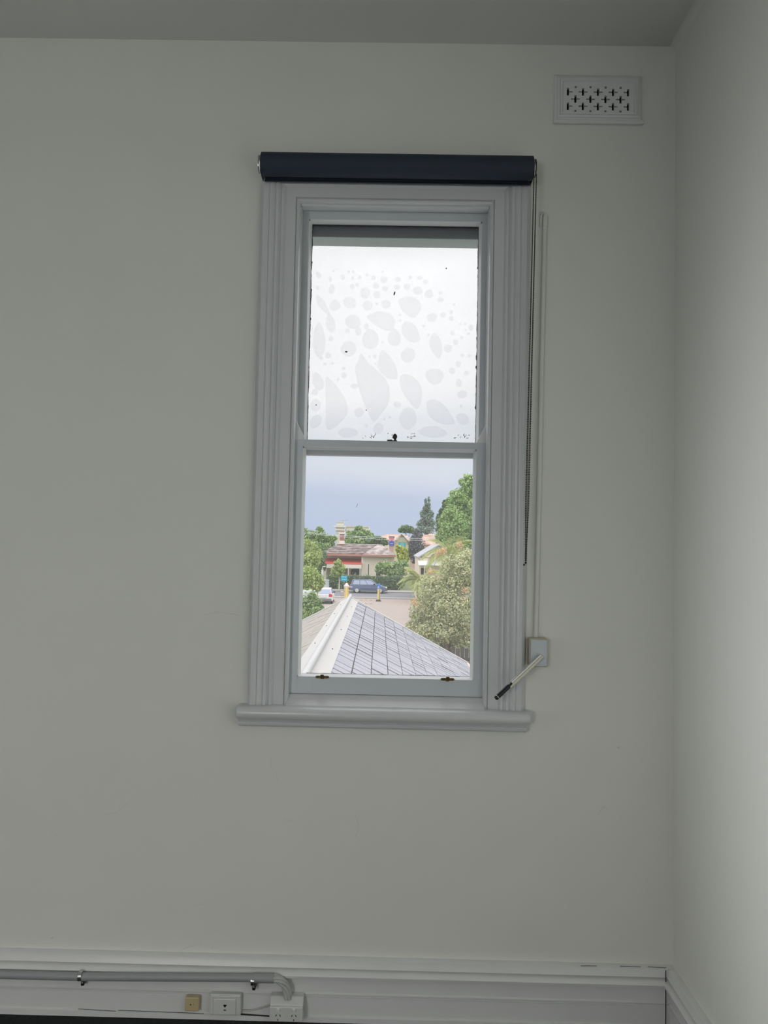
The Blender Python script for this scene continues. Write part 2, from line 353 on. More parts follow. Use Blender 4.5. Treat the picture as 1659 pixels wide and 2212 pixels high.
# sash lifts
# the lift is one small casting: keep it as a direct part of the sash
for q in ((696, 1463), (967, 1468)):
    x, z = wp(*q, .012)
    pl = [(-.018-.006*math.sin(a), -.0045*math.cos(a)) for a in np.linspace(math.pi, 0, 7)]+[(.018+.006*math.sin(a), -.0045*math.cos(a)) for a in np.linspace(0, math.pi, 7)]
    b = MB(); b.prism_y(pl, -.004, 0)
    b.prism_x([(0, -.006), (-.004, -.007), (-.013, -.001), (-.016, .010), (-.013, .0105), (-.009, .003), (-.004, .004), (0, .006)], -.0055, .0055)
    for s in (-1, 1): b.ball((s*.0165, -.0045, 0), .003)
    o = b.build('sash_lift', BRASS, LS, smooth=True, loc=(x, .0195, z)); o['label'] = 'small aged brass sash lift'
# fastener standing on the meeting rail
x, z = wp(853, 952, .035)
b = MB(); zt = 2.005
b.box(x-.026, x+.008, .026, .044, zt, zt+.004); b.tube([(x, .035, zt), (x+.001, .035, zt+.010)], .0045, 8)
b.loft([[(x+r*math.cos(a), .035+.6*r*math.sin(a), zt+h) for a in np.linspace(0, 2*math.pi, 9)[:-1]] for h, r in ((.009, .003), (.013, .007), (.019, .0085), (.025, .006), (.029, .002))])
b.tube([(x-.028, .036, zt+.005), (x-.010, .033, zt+.006)], .002, 6)
o = b.build('sash_fastener', DARKMETAL, LS, smooth=True); o['label'] = 'dark metal sash fastener on the meeting rail'
# dirt, dead insects, cobwebs and crumbling putty
YG = .0878
def flake_strip(p0, p1, n, wmin, wmax, y, nm, par, inward):
    rs = random.Random(hash((round(p0[0], 3), n)) & 0xffff); A, B = np.array(p0), np.array(p1); iv = np.array(inward)
    b = MB(); prev = None; cur = .5
    for i in range(n+1):
        q = A+(B-A)*i/n; cur = .8*cur+.2*rs.random() if rs.random() < .9 else rs.random(); wv = wmin+(wmax-wmin)*max(0, (cur-.25))**1.3+.0008*rs.random()
        c = [(q[0], y, q[1]), (q[0]+iv[0]*wv, y-.0006, q[1]+iv[1]*wv), (q[0]+iv[0]*wv, y, q[1]+iv[1]*wv)]
        if prev: b.loft([prev, c])
        prev = c
    return b.build(nm, PUTTY, par)
gx0, gx1, gz0, gz1 = -.3035*kU, .287*kU, 1.998, zk(2.7715, kU)
flake_strip((gx0, gz1), (gx1, gz1), 90, .0035, .013, YG, 'crumbling_putty', US, (0, -1))
flake_strip((gx0, gz1), (gx0, gz0), 190, .0008, .006, YG, 'crumbling_putty', US, (1, 0))
flake_strip((gx1, gz1), (gx1, gz0), 190, .0004, .006, YG, 'crumbling_putty', US, (-1, 0))
flake_strip((-.305*kL+.02, zk(1.190, kL)), (.2795*kL, zk(1.190, kL)), 60, .0, .0025, .0405, 'crumbling_putty', LS, (0, 1))
zfilm = wp(850, 533.5, YG)[1]
MB().box(gx0-.002, gx1+.002, YG-.0002, YG+.0006, gz0-.004, zfilm).build('frosted_film', FILM, US)['label'] = 'frosted film with pale blisters'
rs = random.Random(3)
for q in ((852, 634, 3, 9, .25), (748, 760, 6, 3, 0), (964, 580, 2.5, 3, 0), (791, 886, 2, 2.5, 0), (683, 875, 2, 3, 0)):
    x, z = wp(q[0], q[1], YG); MB().prism_y([(x+(q[2]*math.cos(a)+q[4]*q[3]*math.sin(a))*.00085, z+q[3]*.00085*math.sin(a)) for a in np.linspace(0, 2*math.pi, 9)[:-1]], YG-.002, YG).build('insect_speck', DARKMETAL, US)
b = MB()
for cx, n, sp in ((797, 9, 14), (885, 10, 14), (998, 12, 16), (840, 6, 12)):
    for k in range(n):
        x, z = wp(cx+rs.uniform(-sp, sp), 948-abs(rs.gauss(0, 6)), .058)
        a = rs.uniform(0, 3.14); l = rs.uniform(.001, .005)
        b.tube([(x-l*math.cos(a), .058, z-l*math.sin(a)), (x, .056, z+.001), (x+l*math.cos(a), .058, z+l*math.sin(a))], rs.uniform(.0005, .0013), 4)
tag(b.build('cobweb_debris', mat('web_dirt', (.10, .10, .09), .9, .5, 200), LS), kind='stuff')
x, z = wp(771, 1092, .040); MB().tube([(x-.002, .0405, z-.006), (x, .0403, z), (x+.003, .0405, z+.006)], .0005, 4).build('glass_scratch', DARKMETAL, LS)
# blistered film: (cx, cy, rx, ry, turn, pointedness) in the crop used for study
BL = [(190,490,20,38,-.5,.3),(318,455,11,12,0,0),(347,445,8,8,0,0),(447,460,12,13,0,0),(485,462,12,13,0,0),(394,507,20,28,-.2,.2),(292,525,14,30,.0,.2),(303,610,28,46,0,.1),(181,598,15,19,0,0),(481,516,13,16,0,0),(540,510,16,19,0,0),(603,489,15,17,0,0),(658,514,22,24,-.3,.2),(738,460,10,12,0,0),(749,530,32,32,0,.1),(868,527,29,25,0,.1),(972,512,17,17,0,0),(1053,516,24,18,0,0),(1105,549,25,20,0,0),(478,589,22,26,0,0),(520,573,16,20,0,0),(587,643,47,48,-.3,.15),(679,581,27,30,-.3,.2),(758,606,28,22,0,.1),(859,594,28,23,0,.1),(944,590,30,29,0,0),(1036,624,42,38,0,.1),(688,657,30,32,0,0),(1131,652,40,38,0,.1),(1228,643,19,18,0,0),(1230,700,29,24,0,.1),(330,750,50,50,0,.1),(456,726,62,52,.75,.35),(609,752,45,45,0,.1),(687,735,14,15,0,0),(767,740,42,38,0,.1),(225,745,30,105,-.6,.35),(292,905,40,85,-.2,.2),(485,890,70,64,.2,.15),(530,970,28,40,.0,0),(597,930,24,30,0,0),(633,1040,73,90,-.1,.15),(836,1025,57,78,0,.2),(1157,852,47,38,0,.15),(1252,830,26,24,0,0),(1320,808,16,18,0,0),(1322,862,20,24,0,0),(1347,740,12,12,0,0),(436,965,20,20,0,0),(296,1032,22,26,0,0),(195,1050,55,160,-.05,.35),(446,1120,70,68,0,.05),(1088,925,14,16,0,0),(1131,1000,12,14,0,0),(1332,985,22,22,0,0),(1295,1116,38,36,0,.1),(1360,1063,24,27,0,0),(954,1175,64,62,0,.05),(271,1178,26,28,0,0),(215,1203,12,14,0,0),(244,1250,16,12,0,0),(308,1243,16,14,0,0),(624,1187,12,13,0,0),(670,1186,17,20,0,0),(405,1287,18,16,0,0),(407,1345,26,28,-.3,.2),(358,1380,12,14,0,0),(497,1438,36,24,.1,.2),(1180,1355,78,72,0,.1),(185,1400,48,85,-.3,.35),(160,1490,28,30,0,0),(165,1600,45,55,0,.1),(165,1740,48,65,.4,.3),(535,1662,40,42,0,.05),(862,1598,34,28,0,.1),(953,1715,75,98,0,.1),(1382,1250,24,30,0,0),(1328,1308,27,32,0,0),(1388,1410,28,38,0,.1),(1415,1508,45,36,0,.1),(1452,1330,22,22,0,0),(1405,1608,15,17,0,0),(700,1800,48,48,0,.2),(1490,940,22,30,0,0),(1415,1175,18,18,0,0),(1480,1180,17,17,0,0),(1400,908,12,12,0,0),(1442,908,11,11,0,0),(1445,960,11,11,0,0),(1410,1025,15,15,0,0),(1470,990,14,14,0,0),(1165,1830,130,50,.1,.4),(440,1835,90,45,0,.3),(1420,1720,60,50,.5,.3),(885,830,10,12,0,0),(886,878,12,12,0,0),(735,1068,10,13,0,0),(676,1245,10,12,0,0),(598,1778,14,18,0,0),(750,1720,12,13,0,0),(797,1703,12,13,0,0)]
BLP = [[(553,1160),(610,1235),(690,1300),(770,1390),(800,1490),(780,1600),(720,1680),(660,1745),(610,1660),(560,1540),(520,1400),(500,1290),(525,1230)],
 [(730,1130),(800,1185),(850,1270),(866,1370),(790,1375),(720,1320),(692,1270),(705,1200)],
 [(255,1360),(330,1420),(405,1520),(440,1640),(405,1720),(330,1790),(262,1808),(252,1700),(250,1520)],
 [(900,1340),(985,1350),(1055,1420),(1075,1500),(1060,1590),(1025,1635),(940,1545),(885,1430)],
 [(1112,1580),(1165,1550),(1250,1590),(1310,1660),(1350,1760),(1230,1758),(1130,1690)],
 [(600,850),(650,815),(720,800),(800,820),(845,880),(830,950),(780,968),(690,930)],
 [(868,712),(910,682),(970,672),(1045,705),(1066,770),(1030,840),(980,852),(910,800)],
 [(935,886),(1000,905),(1038,965),(1056,1048),(985,1066),(915,1010),(898,930)],
 [(1185,985),(1235,1050),(1246,1140),(1215,1206),(1165,1150),(1135,1080),(1145,1020)]]
sc = 420/1659
for i, (cx, cy, rx, ry, t, p) in enumerate(BL):
    X, Z = wp(640+cx*sc, 470+cy*sc, YG-.001); k = sc/FPX*(DIST+YG)
    rs = random.Random(i); n = 12 if rx < 30 else 24
    vs = [(0, -.0009, 0)]; wob = [rs.uniform(-.06, .06) for _ in range(3)]
    for j in range(n):
        a = 2*math.pi*j/n; s_, c_ = math.sin(a), math.cos(a)
        r_ = 1+wob[0]*math.cos(2*a+1)+wob[1]*math.sin(3*a)
        ex = c_*abs(c_)**p*r_*rx*k if ry >= rx else c_*r_*rx*k; ez = s_*r_*ry*k if ry >= rx else s_*abs(s_)**p*r_*ry*k
        vs.append((ex*math.cos(t)+ez*math.sin(t), 0, -ex*math.sin(t)+ez*math.cos(t)))
    # keep inside the pane
    vs = [(min(max(X+x_, gx0+.006), gx1-.006)-X, y_, min(max(Z+z_, gz0+.004), gz1-.01)-Z) for x_, y_, z_ in vs]
    MB().add(vs, [(0, j, j % n+1) for j in range(1, n+1)]).build('film_blister', BLISTER, US, smooth=True, loc=(X, YG-.001, Z))

for pl in BLP:
    n = len(pl); pts = []
    for j in range(n):                                   # Catmull-Rom smoothing of the outline
        p0, p1, p2, p3 = (np.array(pl[(j+q) % n], float) for q in (-1, 0, 1, 2))
        for t in (0, .33, .66): pts.append(.5*((2*p1)+(-p0+p2)*t+(2*p0-5*p1+4*p2-p3)*t*t+(-p0+3*p1-3*p2+p3)*t**3))
    W2 = [wp(640+p[0]*sc, 470+p[1]*sc, YG-.001) for p in pts]; X = sum(q[0] for q in W2)/len(W2); Z = sum(q[1] for q in W2)/len(W2); n = len(W2)
    MB().add([(0, -.0009, 0)]+[(q[0]-X, 0, q[1]-Z) for q in W2], [(0, j, j % n+1) for j in range(1, n+1)]).build('film_blister', BLISTER, US, smooth=True, loc=(X, YG-.001, Z))

# ------------------------------------------------------------------ roller blind
kb = (DIST-.078)/DIST; bx0, bx1 = -.487*kb, .473*kb; bz = zk(2.984, kb); by = -.082; br = .0395
BLD = empty('roller_blind', 'dark navy roller blind fully rolled up above the sash window', 'blind', (-.01, by, bz))
def rel(o, e): o.parent = e; o.matrix_parent_inverse = Matrix.Translation(-e.location); return o
n = 28
prof = [(by+br*math.cos(a)*(1.0), bz+br*math.sin(a)) for a in np.linspace(0, 2*math.pi, n+1)[:-1]]
rel(MB().prism_x(prof, bx0, bx1).build('fabric_roll', NAVY, smooth=True), BLD)
rel(MB().prism_x([(by+.0385, bz-.002), (by+.0405, bz-.002), (by+.0405, bz-.036), (by+.033, bz-.045), (by+.030, bz-.043), (by+.0385, bz-.034)], bx0+.004, bx1-.004).build('bottom_rail', NAVY, smooth=True), BLD)
rel(MB().tube([(bx0-.006, by, bz), (bx1+.005, by, bz)], .019, 16).build('tube', METAL, smooth=True), BLD)
for s, x in ((-1, bx0-.004), (1, bx1+.004)):
    b = MB(); xa, xb = (x-.0030, x) if s < 0 else (x, x+.0030)
    b.prism_x([(0, bz+.030), (-.05, bz+.033), (by-.016, bz+.026), (by-.024, bz), (by-.016, bz-.028), (-.06, bz-.036), (0, bz-.034)], xa, xb)
    b.box(min(x, x+s*.002), max(x, x+s*.002), -.003, 0, bz-.034, bz+.034)
    rel(b.build('bracket', METAL, bevel=.001), BLD)
    b = MB(); xx = x+s*.0065
    b.tube([(xx, by+.022*math.cos(a), bz+.030*math.sin(a)) for a in np.linspace(0, 2*math.pi, 15)], .0018, 6)
    b.tube([(xx, by-.015, bz+.025), (xx-s*.002, by, bz), (xx, by-.014, bz-.025)], .0016, 6)
    rel(b.build('drive_ring' if s > 0 else 'bracket_spring', DARKMETAL if s > 0 else METAL, smooth=True), BLD)
# bead chain
xt, _ = wp(1148.5, 390, by); xb_, zb = wp(1135.2, 1213, by); b = MB(); zz = bz-.02; cnt = 0
x_top = bx1+.010
z = zz
while z > zb:
    f = (zz-z)/(zz-zb); half = .0052*(1 if f < .86 else max(.25, 1-(f-.86)/.14))
    xc = x_top+(xb_-x_top)*f
    for s in (-1, 1): b.ball((xc+s*half, by-.004+s*.006*(1-f), z), .0027, 6, 3)
    z -= .0058
chain = rel(b.build('bead_chain', CHAIN, smooth=True), BLD); chain['kind'] = 'stuff'; chain['label'] = 'grey metal bead chain loop'
b = MB()
for s in (-1, 1): b.tube([(x_top+s*.0045, by-.004+s*.006, zz), (xb_+s*.0012, by-.004, zb)], .0008, 4)
rel(b.build('chain_core', CHAIN), BLD)
rel(MB().ball((xb_, by-.004, zb-.004), .004, 8, 5).ball((xb_-.0055, by-.004, zb-.011), .0035, 8, 5).build('chain_joiner', DARKMETAL, smooth=True), BLD)

# ------------------------------------------------------------------ wall vent
VX0, VX1, VZ0, VZ1 = .548, .862, 3.153, 3.325
vent = empty('wall_vent', 'white plaster wall vent with cross-shaped slots near the ceiling corner', 'vent', (.705, 0, 3.16))
def slots():
    hs = []; X0, X1 = wp(1227, 210, -.012)[0], wp(1357, 210, -.012)[0]; dx = (X1-X0)/8
    Zt, Zb = wp(1292, 190, -.012)[1], wp(1292, 239, -.012)[1]; dz = (Zt-Zb)/6
    rows = [Zt-dz*1.1, Zt-dz*3, Zt-dz*4.9]; t = dx*.15; L = dz*1.0
    for r, zc in enumerate(rows):
        for c in range(9):
            if (c+r) % 2: continue
            xc = X0+dx*c; hs.append((xc-t, xc+t, zc-L, zc+L))
            if c > 0: hs.append((xc-dx*.60, xc-t, zc-t*.62, zc+t*.62))
            if c < 8: hs.append((xc+t, xc+dx*.60, zc-t*.62, zc+t*.62))
    for c in range(1, 8, 2):
        xc = X0+dx*c; hs.append((xc-t*.9, xc+t*.9, Zt-dz*.1, Zt+dz*.42)); hs.append((xc-t*.9, xc+t*.9, Zb-dz*.42, Zb+dz*.1))
    return hs
rel(holed_plate(.572, .838, 3.175, 3.305, slots(), -.012, -.002).build('grille', SKIRT), vent)
def frame(nm, x0, x1, z0, z1, steps):
    for side in range(4):
        rings = [[], []]
        for u, d in steps:
            c = [(x0+u, z0+u), (x1-u, z0+u), (x1-u, z1-u), (x0+u, z1-u)]
            rings[0].append((c[side][0], -d, c[side][1])); rings[1].append((c[(side+1) % 4][0], -d, c[(side+1) % 4][1]))
        rel(MB().loft(rings).build(nm, SKIRT, smooth=True), vent)
frame('frame_moulding', VX0, VX1-.004, VZ0+.004, VZ1, [(0, 0), (0, .006), (.003, .009), (.010, .010), (.011, .014), (.017, .017), (.020, .014), (.021, .017), (.027, .018), (.030, .013), (.030, 0)])
rel(MB().box(VX0-.003, VX1+.003, -.014, 0, VZ0-.006, VZ0+.008).build('bottom_ledge', SKIRT, bevel=.004), vent)

# ------------------------------------------------------------------ painted conduit with bent cap, box and rod
cx0, cz0 = wp(1157.5, 1374, -.010); cx1, cz1 = wp(1177.5, 488, -.010)
cd = empty('cable_conduit', 'thin painted conduit running up the wall from the switch box', 'conduit', (cx0, 0, cz0))
pd = mat('painted_conduit', (.72, .72, .68), .5, .03, 10)
rel(MB().tube([(cx0, -.008, cz0-.004), ((cx0*2+cx1)/3+.001, -.008, cz0+(cz1-cz0)*.33), ((cx0+cx1*2)/3, -.008, cz0+(cz1-cz0)*.66), (cx1, -.008, cz1)], .0075, 10).build('pipe', pd, smooth=True), cd)
rel(MB().tube([(cx1, -.009, cz1-.002), (cx1+.0005, -.009, cz1+.030), (cx1+.0005, -.008, cz1+.042)], [.0092, .0092, .006], 10).build('end_sleeve', pd, smooth=True), cd)
rel(MB().tube([(cx1+.0005, -.008, cz1+.038), (cx1-.002, -.008, cz1+.047), (cx1-.009, -.007, cz1+.046), (cx1-.0135, -.006, cz1+.038), (cx1-.014, -.005, cz1+.005), (cx1-.014, -.003, cz1-.001)], .0050, 8).build('bent_cap', pd, smooth=True), cd)
x0, z1 = wp(1141, 1377, -.02); x1, z0 = wp(1182, 1441, -.04)
sb = empty('switch_box', 'yellowed surface-mounted box with blank pale plate beside the window surround', 'switch box', ((x0+x1)/2, 0, z0))
rel(MB().box(x0, x1+.001, -.040, 0, z0-.001, z1).build('back_box', BOXP, bevel=.004), sb)
px0, pz1 = wp(1146.5, 1382, -.045); px1, pz0 = wp(1181.5, 1440, -.045)
rel(MB().box(px0, px1, -.0455, -.0405, pz0, pz1).build('blank_plate', SWPL, bevel=.0015), sb)
# rod: folded silver arm that ends in a black grip
def P3(px, py, y): a, c = wp(px, py, y); return Vector((a, y, c))
A = P3(1169, 1417, -.054); B = P3(1106, 1476, -.088); E_ = P3(1070, 1510, -.104)
rod = empty('crank_rod', 'silver folding rod with black grip leaning out from the switch box', 'crank handle', A)
ax = (B-A).normalized(); side = ax.cross(Vector((0, -1, 0))).normalized()
SILV = mat('satin_silver', (.74, .74, .70), .33, .04, 40, metal=.85)
rel(MB().tube([A+side*.0035, B+side*.0035], .0058, 10).build('main_bar', SILV, smooth=True), rod)
rel(MB().tube([A-side*.0055-ax*.002, B-side*.0055+ax*.016], .0045, 10).build('second_bar', mat('cream_bar', (.74, .72, .60), .35, .04, 40), smooth=True), rod)
rel(MB().tube([A+Vector((0, .014, 0))+ax*.004, A+Vector((0, .002, 0))+ax*.004], .006, 12).build('pivot', DARKMETAL, smooth=True), rod)
ge = (E_-B).length
rel(MB().tube([B+ax*.0005, B+ax*.014], .0042, 10).build('neck', BLACK, smooth=True), rod)
rel(MB().tube([B+ax*.012, B+ax*.0145, B+ax*(ge-.010), B+ax*(ge-.004), B+ax*ge], [.005, .0078, .0080, .0080, .0055], 12).build('grip', BLACK, smooth=True), rod)
rel(MB().tube([B+ax*(ge-.0105), B+ax*(ge-.0085)], .0083, 12).build('grip_ring', METAL, smooth=True), rod)

# ------------------------------------------------------------------ services along the skirting
PY = -.056
pc = empty('grey_conduit', 'grey plastic conduit pipe clipped along the top of the skirting board', 'conduit', (-1.3, PY, .17))
zc0 = wp(0, 2106, PY)[1]; xe, ze = wp(592, 2113, PY); zmid = wp(300, 2111, PY)[1]
xs_ = wp(548, 2112, PY)[0]
rel(MB().tube([(XL+.05, PY, zc0), (-1.0, PY, (zc0+zmid)/2), (xs_, PY, ze)], .0135, 14).build('pipe', GPLAST, smooth=True), pc)
rel(MB().tube([(xs_-.004, PY, ze), (xe, PY, ze)], .0155, 14).build('end_coupling', GPLAST, smooth=True), pc)
for q in (175, 547):
    x = wp(q, 2106, PY)[0]; zc = zmid
    cl = empty('saddle_clip', 'bright metal saddle clip on the grey conduit, %s' % ('far from the sockets' if q < 300 else 'beside the end coupling above the sockets'), 'clip', (x, -.02, zc), group='conduit clips')
    b = MB(); ring = []
    for a in np.linspace(-.7, math.pi*1.02, 12): ring.append((PY-.0*a-.0152*math.sin(a), zc+.0152*math.cos(a)))
    ring2 = [(PY-.0168*math.sin(a), zc+.0168*math.cos(a)) for a in np.linspace(-.7, math.pi*1.02, 12)][::-1]
    b.prism_x(ring+ring2, x-.0055, x+.0055); rel(b.build('strap', METAL, smooth=True), cl)
    rel(MB().box(x-.0045, x+.0065, -.046, -.018, zc-.040, zc-.014).build('foot', BLACK, bevel=.003), cl)
    rel(MB().ball((x+.001, -.046, zc-.028), .0035, 8, 5).build('screw', METAL, smooth=True), cl)
# corrugated cable bundle bending down into the socket
gx0_, gz1_ = wp(583, 2160, -.06); gx1_, gz0_ = wp(654, 2209, -.066)
cb = empty('flexible_cable', 'grey twisted cable bending from the conduit into the double socket', 'cable', (xe, PY, ze))
def bez(p, t): a, b_, c, d = p; return a*(1-t)**3+b_*3*t*(1-t)**2+c*3*t*t*(1-t)+d*t**3
ex, ez = wp(618, 2152, -.045)
BZ = [Vector((xe-.006, PY, ze)), Vector((xe+.022, PY, ze)), Vector((ex+.006, -.045, ez+.04)), Vector((ex+.006, -.045, ez-.008))]
for k in range(5):
    pts = []
    for t in np.linspace(0, 1, 13):
        c = bez(BZ, t); tg = (bez(BZ, min(1, t+.01))-bez(BZ, max(0, t-.01))).normalized(); s_ = tg.cross(Vector((0, 1, 0))); a = 2*math.pi*k/5+t*3.0
        pts.append(c+(s_*math.cos(a)+Vector((0, 1, 0))*math.sin(a))*.0082)
    rel(MB().tube(pts, .0062, 7).build('strand', mat('cable_sheath', (.50, .52, .50), .5, .08, 60), smooth=True), cb)
# double power point
go = empty('double_power_socket', 'white double power socket on the skirting below the conduit end', 'power socket', ((gx0_+gx1_)/2, -.03, gz0_))
yf = -.066
rel(MB().prism_x([(-.021, gz0_+.002), (-.021, gz1_+.006), (-.043, gz1_+.004), (yf+.006, gz1_-.016), (yf+.006, gz0_+.002)], gx0_+.001, gx1_-.001).build('mounting_block', WPLAST, bevel=.002), go)
fp = rel(MB().box(gx0_, gx1_, yf, yf+.009, gz0_, gz1_-.018).build('faceplate', WPLAST, bevel=.003), go)
wd = gx1_-gx0_; hh = gz1_-.018-gz0_
for fx in (.26, .73):
    xc = gx0_+wd*fx; zc = gz0_+hh*.80
    rel(MB().prism_x([(yf, zc-.006), (yf-.003, zc-.006), (yf-.0055, zc+.004), (yf, zc+.006)], xc-.006, xc+.006).build('rocker_switch', mat('switch_white', (.85, .86, .85), .25, .01, 10), bevel=.001), go)
    zc = gz0_+hh*.33
    for dx, dz, an in ((-.0065, .0045, .5), (.0065, .0045, -.5), (0, -.009, 0)):
        b = MB(); c_, s_ = math.cos(an), math.sin(an); q = [(-.0012, -.0034), (.0012, -.0034), (.0012, .0034), (-.0012, .0034)]
        b.prism_y([(xc+dx+u*c_+v*s_, zc+dz-u*s_+v*c_) for u, v in q], yf-.0003, yf+.002); rel(b.build('pin_slot', BLACK), go)
# telephone outlet
tx0, tz1 = wp(453.5, 2147, -.04); tx1, tz0 = wp(519.5, 2195, -.042)
tp = empty('telephone_outlet', 'white telephone outlet with framed cover left of the double socket', 'wall outlet', ((tx0+tx1)/2, -.03, tz0))
rel(MB().box(tx0, tx1, -.041, -.0215, tz0, tz1).build('base', WPLAST, bevel=.004), tp)
rel(MB().box(tx0+.003, tx1-.002, -.0445, -.040, tz1-.0085, tz1-.0025).build('top_rib', WPLAST, bevel=.002), tp)
rel(MB().box(tx0+.013, tx1-.016, -.0455, -.040, tz0+.004, tz1-.012).build('cover', WPLAST, bevel=.002), tp)
xc = (tx0+tx1)/2; zc = (tz0+tz1)/2
rel(MB().prism_y([(xc-.006, zc+.001), (xc-.003, zc+.004), (xc, zc+.003), (xc+.004, zc+.004), (xc+.006, zc+.001), (xc, zc-.006)], -.046, -.044).build('jack', BLACK), tp)
rel(MB().prism_y([(xc-.004, zc-.012), (xc+.005, zc-.012), (xc+.004, zc-.016), (xc-.004, zc-.016)], -.046, -.044).build('jack_latch', mat('jack_grey', (.08, .08, .08), .6)), tp)
# small cream junction box
jx0, jz1 = wp(400, 2154, -.04); jx1, jz0 = wp(429, 2186, -.042)
jb = empty('junction_box', 'small aged cream junction box on the skirting beside the telephone outlet', 'junction box', ((jx0+jx1)/2, -.03, jz0))
rel(MB().box(jx0, jx1, -.042, -.0215, jz0, jz1).build('body', CREAMP, bevel=.003), jb)
xc = (jx0+jx1)/2; zc = (jz0+jz1)/2
rel(MB().prism_y([(xc-.004+.0022*math.cos(a), zc+.0022*math.sin(a)) for a in np.linspace(0, 6.28, 9)[:-1]], -.0425, -.041).build('screw_hole', BLACK), jb)
rel(MB().tube([(xc+.004, -.0425, zc+.002), (xc+.006, -.0425, zc+.003), (xc+.006, -.0425, zc-.001)], .0006, 4).build('mark', mat('brown_mark', (.25, .15, .06), .6)), jb)
# loose wire from outlet to socket
pts = [P3(519, 2183, -.026), P3(540, 2183, -.026), P3(552, 2181, -.026), P3(582, 2172, -.028)]
tag(MB().tube(pts, .0022, 6).build('telephone_wire', mat('wire_white', (.45, .45, .43), .5), smooth=True), 'thin loose wire from the telephone outlet to the double socket', 'wire')
b = MB(); pts = [P3(520, 2191, -.0265), P3(550, 2193, -.0265), P3(582, 2195, -.0265)]
b.tube(pts, .0022, 5); rel(b.build('open_joint', CRACK), bf) if False else b.build('open_joint', CRACK, bf)

# ================================================================== OUTSIDE
GZ = -4.0
GRASS = mat('garden_ground', (.16, .19, .09), .95, .4, 3., bump=.3)
ASPH = mat('asphalt', (.20, .20, .22), .9, .10, .8)
PAVE = mat('pinkish_concrete', (.37, .31, .275), .9, .10, .6, stretch=(.15, 2.5, 1))
KERBM = mat('pale_concrete', (.45, .43, .40), .9, .10, 1.5)
def dy(depth): return depth-DIST
tag(MB().box(-160, 160, dy(3.2), dy(420), GZ-.6, GZ-.05).build('ground', GRASS), 'garden soil and grass stretching away outside', 'ground', kind='structure')
tag(MB().box(-150, 150, dy(82.5), dy(93), GZ-.3, GZ+.0).build('road', ASPH), 'grey asphalt road crossing behind the slate roof', 'road', kind='structure')
tag(MB().box(-6.5, 2.1, dy(20), dy(82.3), GZ-.3, GZ+.02).build('driveway', PAVE), 'pinkish concrete driveway between slate roof and road', 'driveway', kind='structure')
tag(MB().box(-150, 150, dy(93), dy(96.5), GZ-.3, GZ+.12).build('footpath', mat('footpath_concrete', (.34, .32, .29), .9, .1, 1)), 'beige footpath along the far side of the road', 'footpath', kind='structure')
tag(MB().box(-6.5, 6, dy(81.6), dy(82.4), GZ-.3, GZ+.14).build('kerb', KERBM), 'pale concrete kerb on the near side of the road', 'kerb', kind='structure')
for px, py in ((780, 1296.3), (791, 1296.2), (801, 1296.8), (790.5, 1304), (801, 1304)):
    d = ray(px, py); t = (GZ+.03-EYE)/d[2]; p = CAMPOS+d*t
    MB().box(p[0]-.12, p[0]+.12, p[1]-.35, p[1]+.35, GZ+.015, GZ+.03).build('road_stud', mat('stud_brown', (.25, .19, .16), .9), bpy.data.objects['driveway'])

# ------------------------------------------------------------------ slate-roofed wing
ZR = 17.6; apex = at(755, 1288, ZR); h_r = apex[2]
axis = np.array([.0157, -1.0]); axis /= np.linalg.norm(axis)      # ridge direction, coming towards the room
lat = np.array([-axis[1], axis[0]]); pit = math.radians(28.0); cp, sp = math.cos(pit), math.sin(pit)
RL, SL = 13.2, 3.02
def RP(a, s, side, off=0.):
    """a: metres along the ridge towards us, s: metres down the slope, off: metres above the slope plane"""
    q = np.array([apex[0], apex[1]])+axis*a+lat*side*(s*cp+off*sp)
    return (q[0], q[1], h_r-.03-s*sp+off*cp)
wing = empty('slate_roofed_wing', 'single-storey wing with grey slate gable roof just below the window', 'building', (apex[0], apex[1], GZ))
SLATE = mat('grey_slate', (.33, .33, .375), .55, .07, 5., bump=.10, bscale=25, per_obj=.07)
SLATEL = mat('weathered_slate', (.37, .34, .295), .85, .45, 14., bump=.9, bscale=45)
FLASH = mat('painted_ridge_flashing', (.50, .485, .455), .5, .06, 3., stretch=(8, .6, 1))
ROLLM = mat('ridge_roll_metal', (.48, .475, .465), .4, .04, 4)
BARGE = mat('barge_cap', (.52, .51, .49), .5, .05, 5)
def slope_mesh(b, a0, a1, s0, s1, side, o0, o1):
    return b.hexa([RP(a0, s0, side, o0), RP(a1, s0, side, o0), RP(a1, s1, side, o0), RP(a0, s1, side, o0), RP(a0, s0, side, o1), RP(a1, s0, side, o1), RP(a1, s1, side, o1), RP(a0, s1, side, o1)])
rp = {}
for side, nm in ((1, 'roof_slope'), (-1, 'roof_slope')):
    o = slope_mesh(MB(), 0, RL, 0, SL-.02, side, -.10, -.008).build(nm, mat('roof_deck', (.13, .13, .14), .9), wing)
    o.matrix_parent_inverse = Matrix.Translation(-wing.location); rp[side] = o
INV = Matrix.Translation(-wing.location)
def kid(o, par=None):
    o.parent = par or wing
    o.matrix_parent_inverse = INV; return o
def to_px(p):
    v = np.array(p)-CAMPOS; zc = v@_f; return 829.5+FPX*(v@_r)/zc, 1106-FPX*(v@_u)/zc
EXPO, SW = .236, .27
